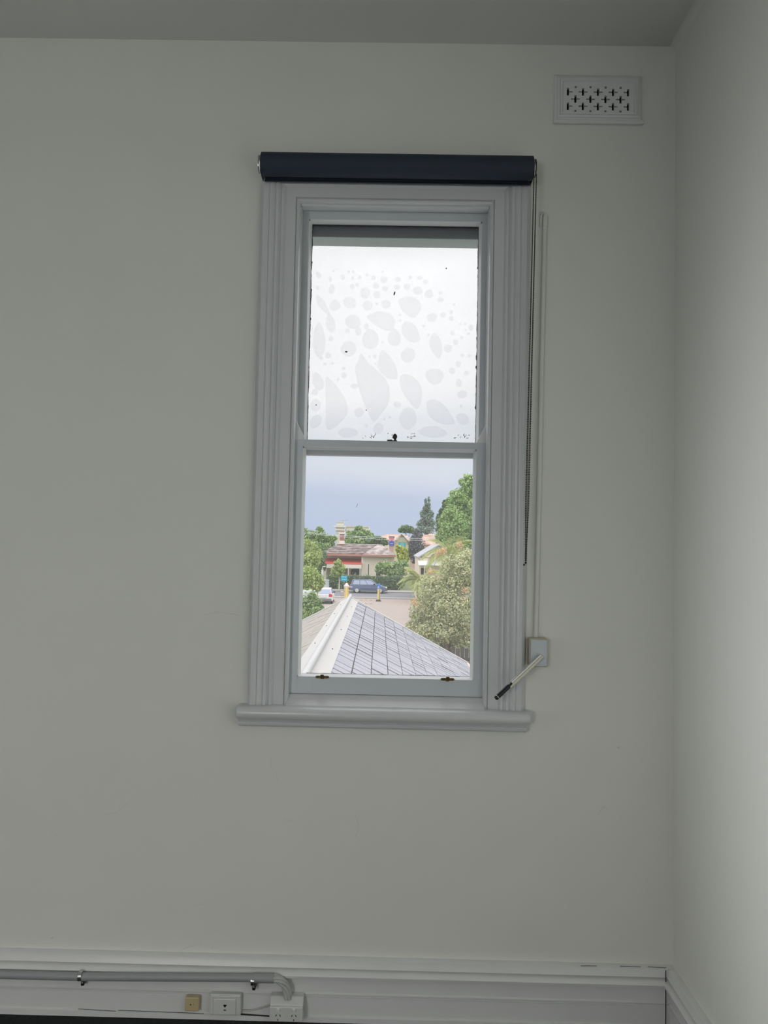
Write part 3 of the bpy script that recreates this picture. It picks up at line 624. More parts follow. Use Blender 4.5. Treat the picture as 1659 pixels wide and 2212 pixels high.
# slate meshes shared by all slates: local x along the ridge towards us, y down the slope; broken edges are dirty and dark
SEDGE = mat('slate_edge', (.13, .13, .14), .9, .3, 20)
def slate_mesh(nm, lift):
    b = MB(); g = .002; E1 = EXPO-.015; x1 = SW-g
    b.hexa([(g, 0, -.004), (x1, 0, -.004), (x1, E1, -.002), (g, E1, -.002), (g, 0, .003), (x1, 0, .003+lift), (x1, E1, .010+lift), (g, E1, .010)])
    o = b.build(nm, SLATE); me = o.data; me.materials.append(SEDGE)
    for p in me.polygons:
        if p.normal.z < .5: p.material_index = 1
    bpy.data.objects.remove(o); return me
sms = [slate_mesh('slate', l) for l in (.001, .0015, .0025, .004, .0065)]
rest = MB(); cnt = 0; rs = random.Random(5)
basis = lambda side: Matrix(((axis[0], lat[0]*side*cp, lat[0]*side*sp), (axis[1], lat[1]*side*cp, lat[1]*side*sp), (0, -sp, cp)))
ncourse = int((SL-.12)/EXPO)
for c in range(ncourse+1):
    s0 = .20+c*EXPO
    if s0+EXPO > SL+.06: break
    a = .05-(c % 2)*SW/2-rs.uniform(0, .03)
    while a < RL-SW:
        if a > -.02:
            q = to_px(RP(a+SW/2, s0+EXPO/2, 1)); tilt = rs.uniform(0, .006)
            if 640 < q[0] < 1030 and q[1] < 1475:
                o = bpy.data.objects.new('slate', rs.choice(sms)); COL.objects.link(o)
                R3 = basis(1).to_4x4(); R3.translation = Vector(RP(a, s0, 1, tilt)); o.matrix_world = R3
                o.parent = rp[1]; o.matrix_parent_inverse = (Matrix.Identity(4)); cnt += 1
            else:
                rest.hexa([RP(a+u, s0+v, 1, w_) for w_ in (0, .012) for u, v in ((.006, 0), (SW-.006, 0), (SW-.006, EXPO-.015), (.006, EXPO-.015))])
        a += SW
rest.build('slate_field', SLATE, rp[1])['kind'] = 'stuff'
left = MB()
for c in range(13):
    s0 = .18+c*.225; a = -(c % 2)*.14
    while a < RL-.28:
        aa = max(a, 0); t0 = rs.uniform(.006, .016); t1 = rs.uniform(.003, .009); dz = rs.uniform(-.004, .012)
        left.hexa([RP(aa+.006, s0-.03, -1, 0), RP(a+.27, s0-.03, -1, 0), RP(a+.27, s0+.225+dz, -1, 0), RP(aa+.006, s0+.225+dz, -1, 0),
                   RP(aa+.006, s0-.03, -1, t1), RP(a+.27, s0-.03, -1, t1), RP(a+.27, s0+.225+dz, -1, t0), RP(aa+.006, s0+.225+dz, -1, t0)])
        a += .273
left.build('weathered_slate_field', SLATEL, rp[-1])['kind'] = 'stuff'
for side in (1, -1):
    kid(slope_mesh(MB(), -.02, RL, .03, .215, side, .008, .018).build('ridge_flashing', FLASH))
    kid(slope_mesh(MB(), -.07, .035, .0, SL+.06, side, -.06, .035).build('verge_cap', BARGE, bevel=.01))
b = MB(); b.tube([RP(-.06, 0, 1, .045), RP(RL/2, 0, 1, .045), RP(RL, 0, 1, .04)], .039, 12); kid(b.build('ridge_roll', ROLLM, smooth=True))
b = MB()
for k in range(6):
    for side in (1, -1): b.ball(RP(1.6+k*2.1+.5*(side > 0), .13, side, .02), .009, 6, 4)
kid(b.build('flashing_nails', DARKMETAL))['kind'] = 'stuff'
gpts = [RP(-.05, SL+.07, 1, -.03), RP(RL, SL+.07, 1, -.03)]
kid(MB().tube(gpts, .055, 10).build('gutter', mat('peach_gutter', (.70, .52, .40), .5, .05, 3), smooth=True))
wq = [np.array([apex[0], apex[1]])+axis*a+lat*l for a, l in ((.15, -2.45), (.15, 2.45), (RL-.1, 2.45), (RL-.1, -2.45))]
kid(MB().prism_z([tuple(q) for q in wq], GZ, h_r-1.45).build('wall_block', mat('wing_render', (.55, .52, .48), .9, .08, 2)))
gq = [np.array([apex[0], apex[1]])+axis*.15+lat*l for l in (-2.45, 2.45, 0)]
b = MB(); g0, g1, g2 = gq; zz0, zz1 = h_r-1.45, h_r-.16
b.loft([[(g0[0], g0[1], zz0), (g1[0], g1[1], zz0), (g2[0], g2[1], zz1)], [(g0[0]+axis[0]*.2, g0[1]+axis[1]*.2, zz0), (g1[0]+axis[0]*.2, g1[1]+axis[1]*.2, zz0), (g2[0]+axis[0]*.2, g2[1]+axis[1]*.2, zz1)]])
kid(b.build('gable_wall', MATS['wing_render']))

# ------------------------------------------------------------------ vegetation
def leaf_cloud(name, mt, parent, blobs, n, size, seed=0, inner=.25, aspect=.55, flat=0., sub=9):
    """n leaf blades scattered over ellipsoid clumps: blobs = [(centre, (rx, ry, rz))]"""
    g = np.random.default_rng(seed); C = np.array([b[0] for b in blobs]); Rr = np.array([b[1] for b in blobs])
    if sub:
        cs, rs_ = [C], [Rr*.80]
        for _ in range(sub):
            d = g.normal(size=(len(C), 3)); d /= np.linalg.norm(d, axis=1)[:, None]
            cs.append(C+d*Rr*g.uniform(.62, .90, (len(C), 1))); rs_.append(Rr*g.uniform(.18, .42, (len(C), 1)))
        C, Rr = np.concatenate(cs), np.concatenate(rs_)
    wt = (Rr.prod(1))**(2/3); k = g.choice(len(C), n, p=wt/wt.sum())
    d = g.normal(size=(n, 3)); d /= np.linalg.norm(d, axis=1)[:, None]
    rad = np.where(g.random(n) < inner, g.uniform(.35, .8, n), (.80+.42*g.random(n)**1.8)*(1+.10*np.sin(9*d[:, 0]+seed)*np.sin(8*d[:, 2])))
    P = C[k]+d*Rr[k]*rad[:, None]
    nrm = d+g.normal(size=(n, 3))*.55+np.array([0, 0, .35+flat]); nrm /= np.linalg.norm(nrm, axis=1)[:, None]
    u = np.cross(nrm, g.normal(size=(n, 3))); u /= np.linalg.norm(u, axis=1)[:, None]; v = np.cross(nrm, u)
    s = size*g.uniform(.55, 1.35, n)[:, None]
    V = np.stack([P-u*s, P-v*s*aspect+nrm*s*.12, P+u*s, P+v*s*aspect+nrm*s*.12], 1).reshape(-1, 3)
    return raw_quads(name, V, mt, parent)
def raw_quads(name, V, mt, parent):
    me = bpy.data.meshes.new(name); nq = len(V)//4
    me.vertices.add(len(V)); me.vertices.foreach_set('co', V.astype(np.float32).ravel())
    me.loops.add(nq*4); me.loops.foreach_set('vertex_index', np.arange(nq*4, dtype=np.int32))
    me.polygons.add(nq); me.polygons.foreach_set('loop_start', np.arange(0, nq*4, 4, dtype=np.int32)); me.polygons.foreach_set('loop_total', np.full(nq, 4, dtype=np.int32))
    me.update(calc_edges=True); me.validate(); me.materials.append(mt)
    o = bpy.data.objects.new(name, me); COL.objects.link(o); o.parent = parent
    if parent: o.matrix_parent_inverse = Matrix.Translation(-parent.location)
    return o
BARK = mat('bark', (.22, .17, .12), .95, .3, 6., bump=.5)
PALEBARK = mat('pale_bark', (.55, .50, .42), .95, .2, 6.)
def blob(px, py, depth, rx, ry, rd=None):
    k = depth/FPX; return (at(px, py, depth), (rx*k, (rd or rx)*k, ry*k))
def tree(name, label, cat, cols, blobs, n, size, seed, base=None, trunk=.18, group=None, bark=None, inner=.25, aspect=.55, trans=.35):
    B = [blob(*b) for b in blobs]; c = np.array([b[0] for b in B]).mean(0)
    bx, by_ = (c[0], c[1]) if base is None else base
    e = empty(name, label, cat, (bx, by_, GZ), group=group)
    leaf_cloud('foliage', leaf_mat('leaf_'+str(seed)+name, cols, trans), e, B, n, size, seed, inner, aspect)
    b = MB(); zt = c[2]
    b.tube([(bx, by_, GZ-.05), (bx+.05, by_, GZ+(zt-GZ)*.5), (c[0], c[1], zt)], [trunk, trunk*.75, trunk*.4], 8)
    for q, r in B[:5]:
        s0 = np.array([bx, by_, GZ+(zt-GZ)*.55]); b.tube([s0, (s0+q)/2+np.array([0, 0, .1]), q], [trunk*.45, trunk*.32, trunk*.15], 6)
    o = b.build('trunk', bark or BARK, e, smooth=True); o.matrix_parent_inverse = Matrix.Translation(-e.location)
    return e
G1 = [(.18, .27, .07), (.36, .48, .14), (.56, .67, .25), (.74, .80, .40)]
G2 = [(.10, .19, .07), (.24, .38, .13), (.44, .58, .24), (.64, .74, .42)]
G3 = [(.07, .12, .06), (.16, .26, .12), (.30, .42, .21), (.46, .56, .32)]
GY = [(.30, .36, .06), (.46, .52, .09), (.66, .70, .16), (.78, .78, .28)]
GB = [(.15, .27, .10), (.33, .50, .18), (.53, .70, .30), (.72, .83, .45)]
GP = [(.18, .22, .11), (.36, .42, .21), (.56, .61, .34), (.72, .75, .46), (.84, .82, .54), (.86, .74, .52)]
GD = [(.08, .085, .085), (.15, .16, .16), (.24, .25, .25), (.36, .37, .36)]
# near left: leafy tree, and a flowering bush below it
tree('street_side_tree', 'bright green leafy tree at the window edge above the flowering bush', 'tree', G1,
     [(655, 1185, 48, 30, 24), (640, 1215, 48, 40, 32), (672, 1212, 47, 22, 22), (664, 1245, 46, 30, 25), (668, 1268, 46, 24, 22), (688, 1263, 47, 12, 14), (680, 1195, 50, 16, 18)], 26000, .072, 11, trunk=.22)
fb = tree('flowering_bush', 'dense green bush with small white flowers left of the slate roof', 'bush', G2,
     [(655, 1315, 30, 30, 30), (675, 1305, 30, 20, 24), (640, 1345, 29, 34, 34), (678, 1330, 29.5, 18, 22), (690, 1318, 30, 9, 16), (660, 1288, 31, 26, 16)], 20000, .044, 12, trunk=.12)
fw = leaf_mat('white_petals', [(.75, .76, .72), (.9, .9, .88)])
leaf_cloud('blossoms', fw, fb, [blob(655, 1290, 30.4, 24, 10), blob(662, 1282, 30.2, 24, 9), blob(650, 1300, 30, 16, 10)], 260, .05, 3, inner=0, aspect=.9)
# near right: pale flowering shrub tree, palms, tall tree
bt = tree('bottlebrush_tree', 'grey-green tree with cream and peach tips filling the right of the view', 'tree', GP,
     [(985, 1240, 24, 46, 40), (940, 1280, 24, 48, 38), (985, 1310, 23.5, 60, 48), (915, 1315, 24, 36, 34), (960, 1360, 23.5, 50, 34), (1010, 1370, 23.5, 40, 34), (905, 1345, 24.3, 26, 26), (1010, 1210, 24.4, 30, 32), (1050, 1290, 24, 50, 70), (930, 1375, 23.8, 30, 18), (1000, 1395, 23.6, 24, 16)], 52000, .034, 13, trunk=.16, inner=.35)
leaf_cloud('blossom_tips', leaf_mat('peach_tips', [(.74, .48, .30), (.82, .62, .42), (.80, .70, .40)]), bt,
     [blob(*q, 23.4, 9, 9) for q in ((992, 1178), (945, 1196), (958, 1190), (1000, 1300), (1005, 1275), (985, 1325), (930, 1235), (895, 1300), (1012, 1340), (965, 1345))], 1400, .03, 4, inner=.3)
tree('tall_green_tree', 'tall bright green tree at the right-hand window edge', 'tree', GB,
     [(1010, 1045, 46, 18, 26), (1000, 1075, 46, 28, 26), (985, 1110, 46, 32, 26), (1005, 1140, 45, 36, 30), (975, 1150, 45, 26, 24), (1040, 1060, 46, 30, 40), (1050, 1120, 45, 40, 50), (975, 1085, 47, 14, 16), (960, 1125, 47, 14, 16), (990, 1180, 45, 40, 26), (955, 1160, 46, 16, 16)], 42000, .072, 14, trunk=.3)
tree('loose_branch_tree', 'darker thin-leaved tree peeking out left of the tall bright tree', 'tree', G3,
     [(958, 1108, 62, 11, 14), (952, 1125, 62, 11, 16), (964, 1092, 62, 8, 12), (950, 1145, 62, 9, 14), (962, 1140, 62, 12, 24)], 3000, .13, 15, trunk=.15)
def palm(label, px, py, depth, L, nf, seed, spread):
    c = at(px, py, depth); e = empty('palm_tree', label, 'palm', (c[0], c[1], GZ), group='palms behind the bottlebrush')
    b = MB(); b.tube([(c[0], c[1], GZ-.05), (c[0]+.03, c[1], (GZ+c[2])/2), (c[0], c[1], c[2])], [.2, .16, .13], 10)
    o = b.build('trunk', BARK, e, smooth=True); o.matrix_parent_inverse = Matrix.Translation(-e.location)
    g = random.Random(seed); lm = leaf_mat('palm_leaf', [(.25, .32, .10), (.42, .48, .18), (.58, .60, .28)])
    for k in range(nf):
        az = 2*math.pi*k/nf+g.uniform(-.2, .2); el = g.uniform(.15, spread); ll = L*g.uniform(.8, 1.1); V = []; pts = []
        dirh = np.array([math.cos(az), math.sin(az), 0]); ns = 18
        for i in range(ns+1):
            t = i/ns; r = ll*(t*math.cos(el)*(1-.12*t)); z = ll*(math.sin(el)*t-1.05*t*t*math.cos(el)*.75)
            pts.append(c+dirh*r+np.array([0, 0, z]))
        lat_ = np.array([-math.sin(az), math.cos(az), 0])
        for i in range(2, ns+1):
            p = pts[i]; tg = pts[i]-pts[i-1]; tg /= np.linalg.norm(tg); t = i/ns; ln = ll*.26*math.sin(math.pi*min(1, .18+.8*t))+.05
            for s in (-1, 1):
                for q in (0, .5):
                    base = p-tg*q*ll/ns; tip = base+(lat_*s*.75+tg*.65+np.array([0, 0, -.35]))*ln; wd_ = tg*.022
                    mid = (base+tip)/2+np.array([0, 0, .02*ln])
                    V += [base, mid-wd_, tip, mid+wd_]
        f = raw_quads('frond', np.array(V), lm, e)
        st = MB(); st.tube(pts, [.022*(1-.8*i/ns) for i in range(ns+1)], 5)
        # rachis welded into the same frond mesh
        o2 = st.build('rachis', mat('palm_rachis', (.45, .44, .20), .7), f); o2.matrix_parent_inverse = Matrix.Identity(4)
    return e
palm('feathery palm with arching fronds right of the grey-roofed house', 972, 1192, 31, 1.75, 16, 1, .95)
palm('lower feathery palm whose drooping fronds reach toward the parked blue car', 908, 1252, 28, 1.25, 13, 2, 1.0)
# across the road
tree('street_tree', 'small young street tree with pale trunk beside the teal sign', 'tree', G1, [(731, 1215, 94, 9, 9), (722, 1232, 94, 10, 9), (738, 1228, 94, 10, 10), (730, 1240, 94, 12, 8)], 1700, .14, 21, base=(at(732, 1275, 94)[0], dy(94)), trunk=.11, bark=PALEBARK)
tree('round_shrub', 'dark green rounded shrub at the corner of the cream house', 'shrub', G2, [(838, 1226, 102, 26, 17), (866, 1222, 102, 18, 16), (850, 1236, 102, 30, 12), (818, 1232, 102, 10, 9)], 5000, .15, 22)
tree('yellow_green_tree', 'yellow-green rounded tree right of the cream house roof', 'tree', GY, [(869, 1196, 105.5, 14, 15), (864, 1186, 105.5, 9, 9), (872, 1208, 105.5, 12, 10)], 3600, .16, 23)
tree('grey_cypress', 'dark grey dome-topped cypress in front of the terracotta roofs', 'tree', GD, [(901, 1160, 128, 13, 15), (900, 1175, 128, 20, 18), (900, 1190, 128, 22, 16), (900, 1150, 128, 6, 8), (898, 1205, 128, 18, 12)], 6000, .15, 24)
tree('tall_conifer', 'tall dark pointed conifer on the skyline', 'conifer', [(.13, .19, .15), (.26, .35, .28), (.42, .52, .42), (.54, .62, .52)], [(919, 1083, 185, 3.2, 9), (926, 1082, 185, 3, 9), (923, 1096, 185, 9, 10), (914, 1110, 185, 9, 9), (929, 1110, 185, 10, 10), (922, 1120, 185, 15, 11), (910, 1130, 185, 11, 9), (932, 1130, 185, 12, 10), (920, 1142, 185, 22, 11), (903, 1146, 185, 9, 7)], 9000, .19, 25, trunk=.4)
tree('skyline_round_tree', 'low round dark tree on the skyline left of the conifer', 'tree', G3, [(877, 1142, 200, 13, 9), (866, 1145, 200, 7, 6), (888, 1145, 200, 9, 8)], 2600, .24, 26)
tree('left_skyline_tree', 'broad green tree behind the brick chimney at the left', 'tree', G2, [(664, 1160, 140, 18, 18), (690, 1162, 140, 22, 20), (712, 1168, 140, 14, 16), (676, 1178, 139, 26, 16), (705, 1185, 138, 14, 14), (655, 1150, 141, 6, 12)], 8000, .20, 27, trunk=.4)
tree('centre_skyline_tree', 'broad green tree behind the ridge of the cream house', 'tree', G2, [(775, 1156, 140, 22, 17), (792, 1158, 140, 16, 14), (757, 1162, 140, 12, 14), (775, 1170, 139, 34, 10), (776, 1144, 140, 11, 10)], 7000, .20, 28, trunk=.4)
tree('low_skyline_tree', 'low green tree between the broad tree and the terracotta roofs', 'tree', G3, [(812, 1166, 131, 18, 10), (828, 1171, 131, 12, 9), (800, 1170, 131, 14, 9)], 3000, .20, 29, trunk=.3)
tree('dark_garden_tree', 'dark garden tree at the left end of the cream house', 'tree', G3, [(694, 1215, 104, 10, 22), (688, 1235, 104, 12, 18), (698, 1200, 106, 8, 12)], 2800, .14, 30)
# clipped hedge
hx0, hx1 = at(704, 1260, 97.5)[0], at(868, 1260, 97.5)[0]
he = empty('hedge', 'long dark clipped hedge behind the blue car', 'hedge', ((hx0+hx1)/2, dy(98), GZ))
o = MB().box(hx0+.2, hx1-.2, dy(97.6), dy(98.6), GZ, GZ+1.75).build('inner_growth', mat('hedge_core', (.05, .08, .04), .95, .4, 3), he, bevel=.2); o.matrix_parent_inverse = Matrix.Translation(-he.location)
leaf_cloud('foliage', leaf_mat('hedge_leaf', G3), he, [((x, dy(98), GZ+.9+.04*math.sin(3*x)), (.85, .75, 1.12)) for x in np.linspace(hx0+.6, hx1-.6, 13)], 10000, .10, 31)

# ------------------------------------------------------------------ houses
def pad(o, e): o.parent = e; o.matrix_parent_inverse = Matrix.Translation(-e.location); return o
def hip_roof(b, x0, x1, y0, y1, ze, rx0, rx1, zr, th=.12):
    ym = (y0+y1)/2
    for dz, up in ((0, True),):
        v = [(x0, y0, ze), (x1, y0, ze), (x1, y1, ze), (x0, y1, ze), (rx0, ym, zr), (rx1, ym, zr), (x0, y0, ze-th), (x1, y0, ze-th), (x1, y1, ze-th), (x0, y1, ze-th)]
        b.add(v, [(0, 1, 5, 4), (1, 2, 5), (2, 3, 4, 5), (3, 0, 4), (0, 6, 7, 1), (1, 7, 8, 2), (2, 8, 9, 3), (3, 9, 6, 0), (6, 9, 8, 7)])
    return b
def tile_mat(name, c1, c2, c3, course=.33, mott=1.2):
    m = bpy.data.materials.new(name); m.use_nodes = True; t = m.node_tree; b = t.nodes['Principled BSDF']; b.inputs['Roughness'].default_value = .85
    tc = N(t, 'ShaderNodeTexCoord'); nz = N(t, 'ShaderNodeTexNoise'); nz.inputs['Scale'].default_value = mott; nz.inputs['Detail'].default_value = 4
    t.links.new(tc.outputs['Object'], nz.inputs['Vector'])
    r = N(t, 'ShaderNodeValToRGB'); r.color_ramp.elements.new(.5)
    for e, p, c in zip(r.color_ramp.elements, (.38, .5, .62), (c1, c2, c3)): e.position = p; e.color = (*c, 1)
    t.links.new(nz.outputs['Fac'], r.inputs[0]); t.links.new(r.outputs[0], b.inputs['Base Color'])
    MATS[name] = m; return m
TILE = tile_mat('mottled_tiles', (.22, .17, .16), (.34, .28, .26), (.50, .44, .42))
TERRA = tile_mat('terracotta_tiles', (.46, .28, .21), (.53, .35, .27), (.59, .43, .35), mott=.8)
CREAMW = mat('cream_render', (.84, .73, .63), .9, .05, 1)
PALEQ = mat('pale_quoin', (.86, .81, .73), .9, .05, 1)
REDM = mat('red_awning', (.60, .10, .07), .6, .10, 3.)
REDB = mat('red_brick', (.42, .17, .12), .9, .2, 4)
FASC = mat('dusty_red_fascia', (.50, .24, .19), .7, .08, 2)
DGL = mat('dark_opening', (.03, .033, .04), .3, .2, 3)
TRIMW = mat('white_trim', (.76, .75, .72), .6, .03, 2)
HD = 108.0
def HX(px): return float(at(px, 1200, HD)[0])
def HZ(px, py): return float(at(px, py, HD)[2])
ho = empty('cream_house', 'single-storey cream house with mottled tiled hip roof and red verandah', 'house', (HX(775), dy(HD), GZ))
y0 = dy(HD); x0, x1 = HX(700), HX(852); zeave = HZ(775, 1199); zr = HZ(775, 1175.5)
xw = HX(782)
pad(MB().box(x0, xw, y0+1.8, y0+9, GZ, zeave).box(xw, x1, y0, y0+9, GZ, zeave).build('wall_block', CREAMW), ho)
roof = pad(hip_roof(MB(), HX(694), HX(853), y0-.2, y0+9.4, zeave+.1, HX(729), HX(822), zr).build('roof', TILE), ho)
# tile courses as real steps on the street-facing slope
ym = y0+4.6
for k in range(6):
    t0, t1 = k/6, (k+1)/6+.015
    xl = lambda t: HX(694)+(HX(729)-HX(694))*t
    xr_ = lambda t: HX(853)+(HX(822)-HX(853))*t
    yy = lambda t: y0-.2+(ym-y0+.2)*t; zz = lambda t: zeave+.1+(zr-zeave-.1)*t
    b = MB(); b.hexa([(xl(t0), yy(t0), zz(t0)), (xr_(t0), yy(t0), zz(t0)), (xr_(t1), yy(t1), zz(t1)), (xl(t1), yy(t1), zz(t1)), (xl(t0), yy(t0)-.03, zz(t0)+.20), (xr_(t0), yy(t0)-.03, zz(t0)+.20), (xr_(t1), yy(t1), zz(t1)+.02), (xl(t1), yy(t1), zz(t1)+.02)])
    o = b.build('tile_course', TILE, roof); o.matrix_parent_inverse = Matrix.Identity(4)
pb = hip_roof(MB(), HX(783), HX(855), y0-.7, y0+7, zeave+.1, HX(815), HX(823), HZ(815, 1176.5))
pad(pb.build('front_hip', TILE), ho)
pad(MB().box(HX(694), HX(783), y0-.32, y0-.18, zeave-.16, zeave+.10).box(HX(783), HX(855), y0-.82, y0-.68, zeave-.16, zeave+.10).build('fascia', FASC), ho)
b = MB(); za, zb_ = HZ(742, 1207.5), HZ(742, 1219)
b.hexa([(HX(702), y0+1.8, za), (xw, y0+1.8, za), (xw, y0-1.0, zb_), (HX(702), y0-1.0, zb_), (HX(702), y0+1.8, za+.06), (xw, y0+1.8, za+.06), (xw, y0-1.0, zb_+.06), (HX(702), y0-1.0, zb_+.06)])
pad(b.build('verandah_roof', REDM), ho)
pad(MB().box(HX(702), xw, y0-1.0, y0-.94, HZ(742, 1227), zb_).build('verandah_frieze', PALEQ), ho)
b = MB(); zl = HZ(765, 1242); zh = HZ(765, 1228)
ar = [(HX(757), zl)]+[(HX(767.5)+(HX(778)-HX(757))/2*math.cos(a), zl+(zh-zl)*(.55+.45*math.sin(a))) for a in np.linspace(math.pi, 0, 9)]+[(HX(778), zl)]
pad(b.prism_y(ar, y0+1.70, y0+1.82).build('archway', DGL), ho)
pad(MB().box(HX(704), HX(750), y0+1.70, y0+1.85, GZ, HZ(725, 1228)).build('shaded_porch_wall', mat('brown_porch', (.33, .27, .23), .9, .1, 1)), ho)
for a in (704, 729, 754, 779): pad(MB().box(HX(a)-.06, HX(a)+.06, y0-.98, y0-.86, GZ, HZ(742, 1226)).build('verandah_post', TRIMW), ho)
pad(MB().box(HX(781), HX(785.5), y0-.08, y0+.05, GZ, zeave-.16).build('quoin_strip', PALEQ), ho)
for a, c in ((794.5, 799), (812, 824)):
    f = pad(MB().box(HX(a), HX(c), y0-.06, y0+.02, HZ(a, 1248), HZ(a, 1218)).build('window', TRIMW), ho)
    o = MB().box(HX(a)+.09, HX(c)-.09, y0-.075, y0-.055, HZ(a, 1247), HZ(a, 1219)).build('pane', DGL, f); o.matrix_parent_inverse = Matrix.Identity(4)
cx = HX(734.5); zc0_ = HZ(734, 1180)
ch = pad(MB().box(cx-.30, cx+.30, y0+3.2, y0+3.9, zc0_, HZ(734, 1151)).build('chimney', REDB), ho)
for zq, wq_, mm in ((1151.5, .42, PALEQ), (1149.5, .52, PALEQ), (1168, .34, PALEQ)):
    o = MB().box(cx-wq_, cx+wq_, y0+3.1, y0+4.0, HZ(734, zq+1.4 if zq < 1160 else zq+7), HZ(734, zq-.6)).build('chimney_band', mm, ch); o.matrix_parent_inverse = Matrix.Identity(4)
for k in (-.15, .15):
    o = MB().tube([(cx+k, y0+3.55, HZ(734, 1149.5)), (cx+k, y0+3.55, HZ(734, 1145))], .1, 8).build('chimney_pot', REDB, ch); o.matrix_parent_inverse = Matrix.Identity(4)
# brick chimney stack at the house's right end with a blue and red sign board
cx = HX(845.5)
pad(MB().box(cx-.34, cx+.34, y0+5.6, y0+6.3, GZ, HZ(845, 1162)).build('chimney', mat('pink_brick', (.58, .40, .34), .9, .15, 4)), ho)
pad(MB().box(cx-.42, cx+.42, y0+5.5, y0+6.4, HZ(845, 1161), HZ(845, 1157.5)).build('chimney_cap', mat('chimney_dark_cap', (.16, .12, .12), .9)), ho)
bd = empty('sign_board', 'blue board with inverted red triangle fixed to the brick chimney', 'sign', (cx, y0+5.5, HZ(845, 1178)))
pad(MB().box(cx-.37, cx+.37, y0+5.44, y0+5.5, HZ(845, 1178.5), HZ(845, 1160.5)).build('board', mat('sign_blue', (.06, .09, .50), .5, .05, 4)), bd)
pad(MB().prism_y([(cx-.37, HZ(845, 1161)), (cx+.37, HZ(845, 1161)), (cx+.06, HZ(845, 1168.5)), (cx-.06, HZ(845, 1168.5))], y0+5.41, y0+5.44).build('red_triangle', mat('sign_red', (.80, .10, .16), .5, .05, 4)), bd)
for s in (-1, 1): pad(MB().prism_y([(cx+s*.37, HZ(845, 1162)), (cx+s*.37, HZ(845, 1168.5)), (cx+s*.08, HZ(845, 1168.5))], y0+5.42, y0+5.44).build('pale_corner', mat('sign_lilac', (.55, .50, .72), .5, .05, 4)), bd)
pad(MB().box(cx-.2, cx+.2, y0+5.42, y0+5.44, HZ(845, 1174.6), HZ(845, 1173.6)).build('white_line', TRIMW), bd)

# skyline buildings
def blockb(name, label, depth, parts, cat='building'):
    c = at(parts[0][1], 1200, depth); e = empty(name, label, cat, (c[0], dy(depth), GZ))
    for nm, a, c_, t, bt, m_, dpt, off in parts:
        X0, X1 = at(a, t, depth)[0], at(c_, t, depth)[0]; Zt = at((a+c_)/2, t, depth)[2]; Zb = GZ if bt is None else at((a+c_)/2, bt, depth)[2]
        pad(MB().box(X0, X1, dy(depth)+off, dy(depth)+off+dpt, Zb, Zt).build(nm, m_), e)
    return e
BEI = mat('beige_stone', (.70, .65, .56), .9, .12, .8); BEI2 = mat('beige_stone_pale', (.80, .77, .69), .9, .08, .8)
tw = blockb('beige_tower', 'beige stone tower with cornice behind the brick chimney', 160,
    [('shaft', 726, 742, 1135, None, BEI, 2.5, 0), ('cornice', 721.5, 746.5, 1135, 1139, BEI2, 3.4, -.4), ('lower_cornice', 723, 745, 1143, 1146, BEI2, 3.0, -.25), ('attic', 727, 741, 1129, 1135, BEI2, 2.2, .1), ('cap', 725, 743, 1127, 1129, BEI, 2.6, -.05),
     ('annex', 746, 797, 1138, None, BEI2, 6, 1.5), ('parapet', 745, 796, 1136, 1138.5, BEI, 6.4, 1.3), ('annex_shadow_line', 746, 797, 1146, 1147, BEI, .2, 1.4)])
for a in (752, 762, 785):
    f = pad(MB().box(at(a, 1150, 160)[0], at(a+4, 1150, 160)[0], dy(160)+1.40, dy(160)+1.55, at(a, 1158, 160)[2], at(a, 1149, 160)[2]).build('window', TRIMW), tw)
    o = MB().box(at(a+.7, 1150, 160)[0], at(a+3.3, 1150, 160)[0], dy(160)+1.37, dy(160)+1.42, at(a, 1157.4, 160)[2], at(a, 1149.6, 160)[2]).build('pane', DGL, f); o.matrix_parent_inverse = Matrix.Identity(4)
def antenna(label, px, pyt, pyb, depth, wl, group):
    c0, c1 = at(px, pyb, depth), at(px, pyt, depth); e = empty('tv_antenna', label, 'antenna', c0, group=group); k = depth/FPX
    pad(MB().tube([c0, c1], .035, 5).build('mast', GPLAST), e)
    d = np.array([.9, .1, .12]); pad(MB().tube([c1-d*wl*k*.8, c1+d*wl*k], .03, 5).build('boom', GPLAST), e)
    for t in np.linspace(-.75, .95, 6):
        q = c1+d*wl*k*t; pad(MB().tube([q-np.array([.05, .5, 0]), q+np.array([.05, .5, 0])], .02, 4).build('element', GPLAST), e)
antenna('thin television antenna above the beige tower', 741.5, 1124, 1130.5, 161, 12, 'rooftop antennas')
antenna('television antenna beside the pinkish chimney of the terracotta annex', 931, 1144, 1155, 165, 14, 'rooftop antennas')
def gable_house(name, label, depth, px0, px1, pye, pyr, dpt, roofm, wallm, axis_x=True):
    X0, X1 = at(px0, pye, depth)[0], at(px1, pye, depth)[0]; Ze = at((px0+px1)/2, pye, depth)[2]; Zr = at((px0+px1)/2, pyr, depth)[2]; y = dy(depth)
    e = empty(name, label, 'house', ((X0+X1)/2, y, GZ))
    pad(MB().box(X0+.3, X1-.3, y+.3, y+dpt-.3, GZ, Ze).build('wall_block', wallm), e)
    if axis_x: hp = hip_roof(MB(), X0, X1, y, y+dpt, Ze, X0+.25*dpt, X1-.25*dpt, Zr)
    else:
        xm = (X0+X1)/2; t = .14; hp = MB()
        hp.loft([[(X0, yy_, Ze), (xm, yy_, Zr), (X1, yy_, Ze), (X1, yy_, Ze-t), (xm, yy_, Zr-t), (X0, yy_, Ze-t)] for yy_ in (y-.3, y+dpt)])
        pad(MB().loft([[(X0+.3, yy_, Ze-.02), (X1-.3, yy_, Ze-.02), (xm, yy_, Zr-.2)] for yy_ in (y+.3, y+.6)]).build('gable_wall', wallm), e)
    pad(hp.build('roof', roofm), e); return e
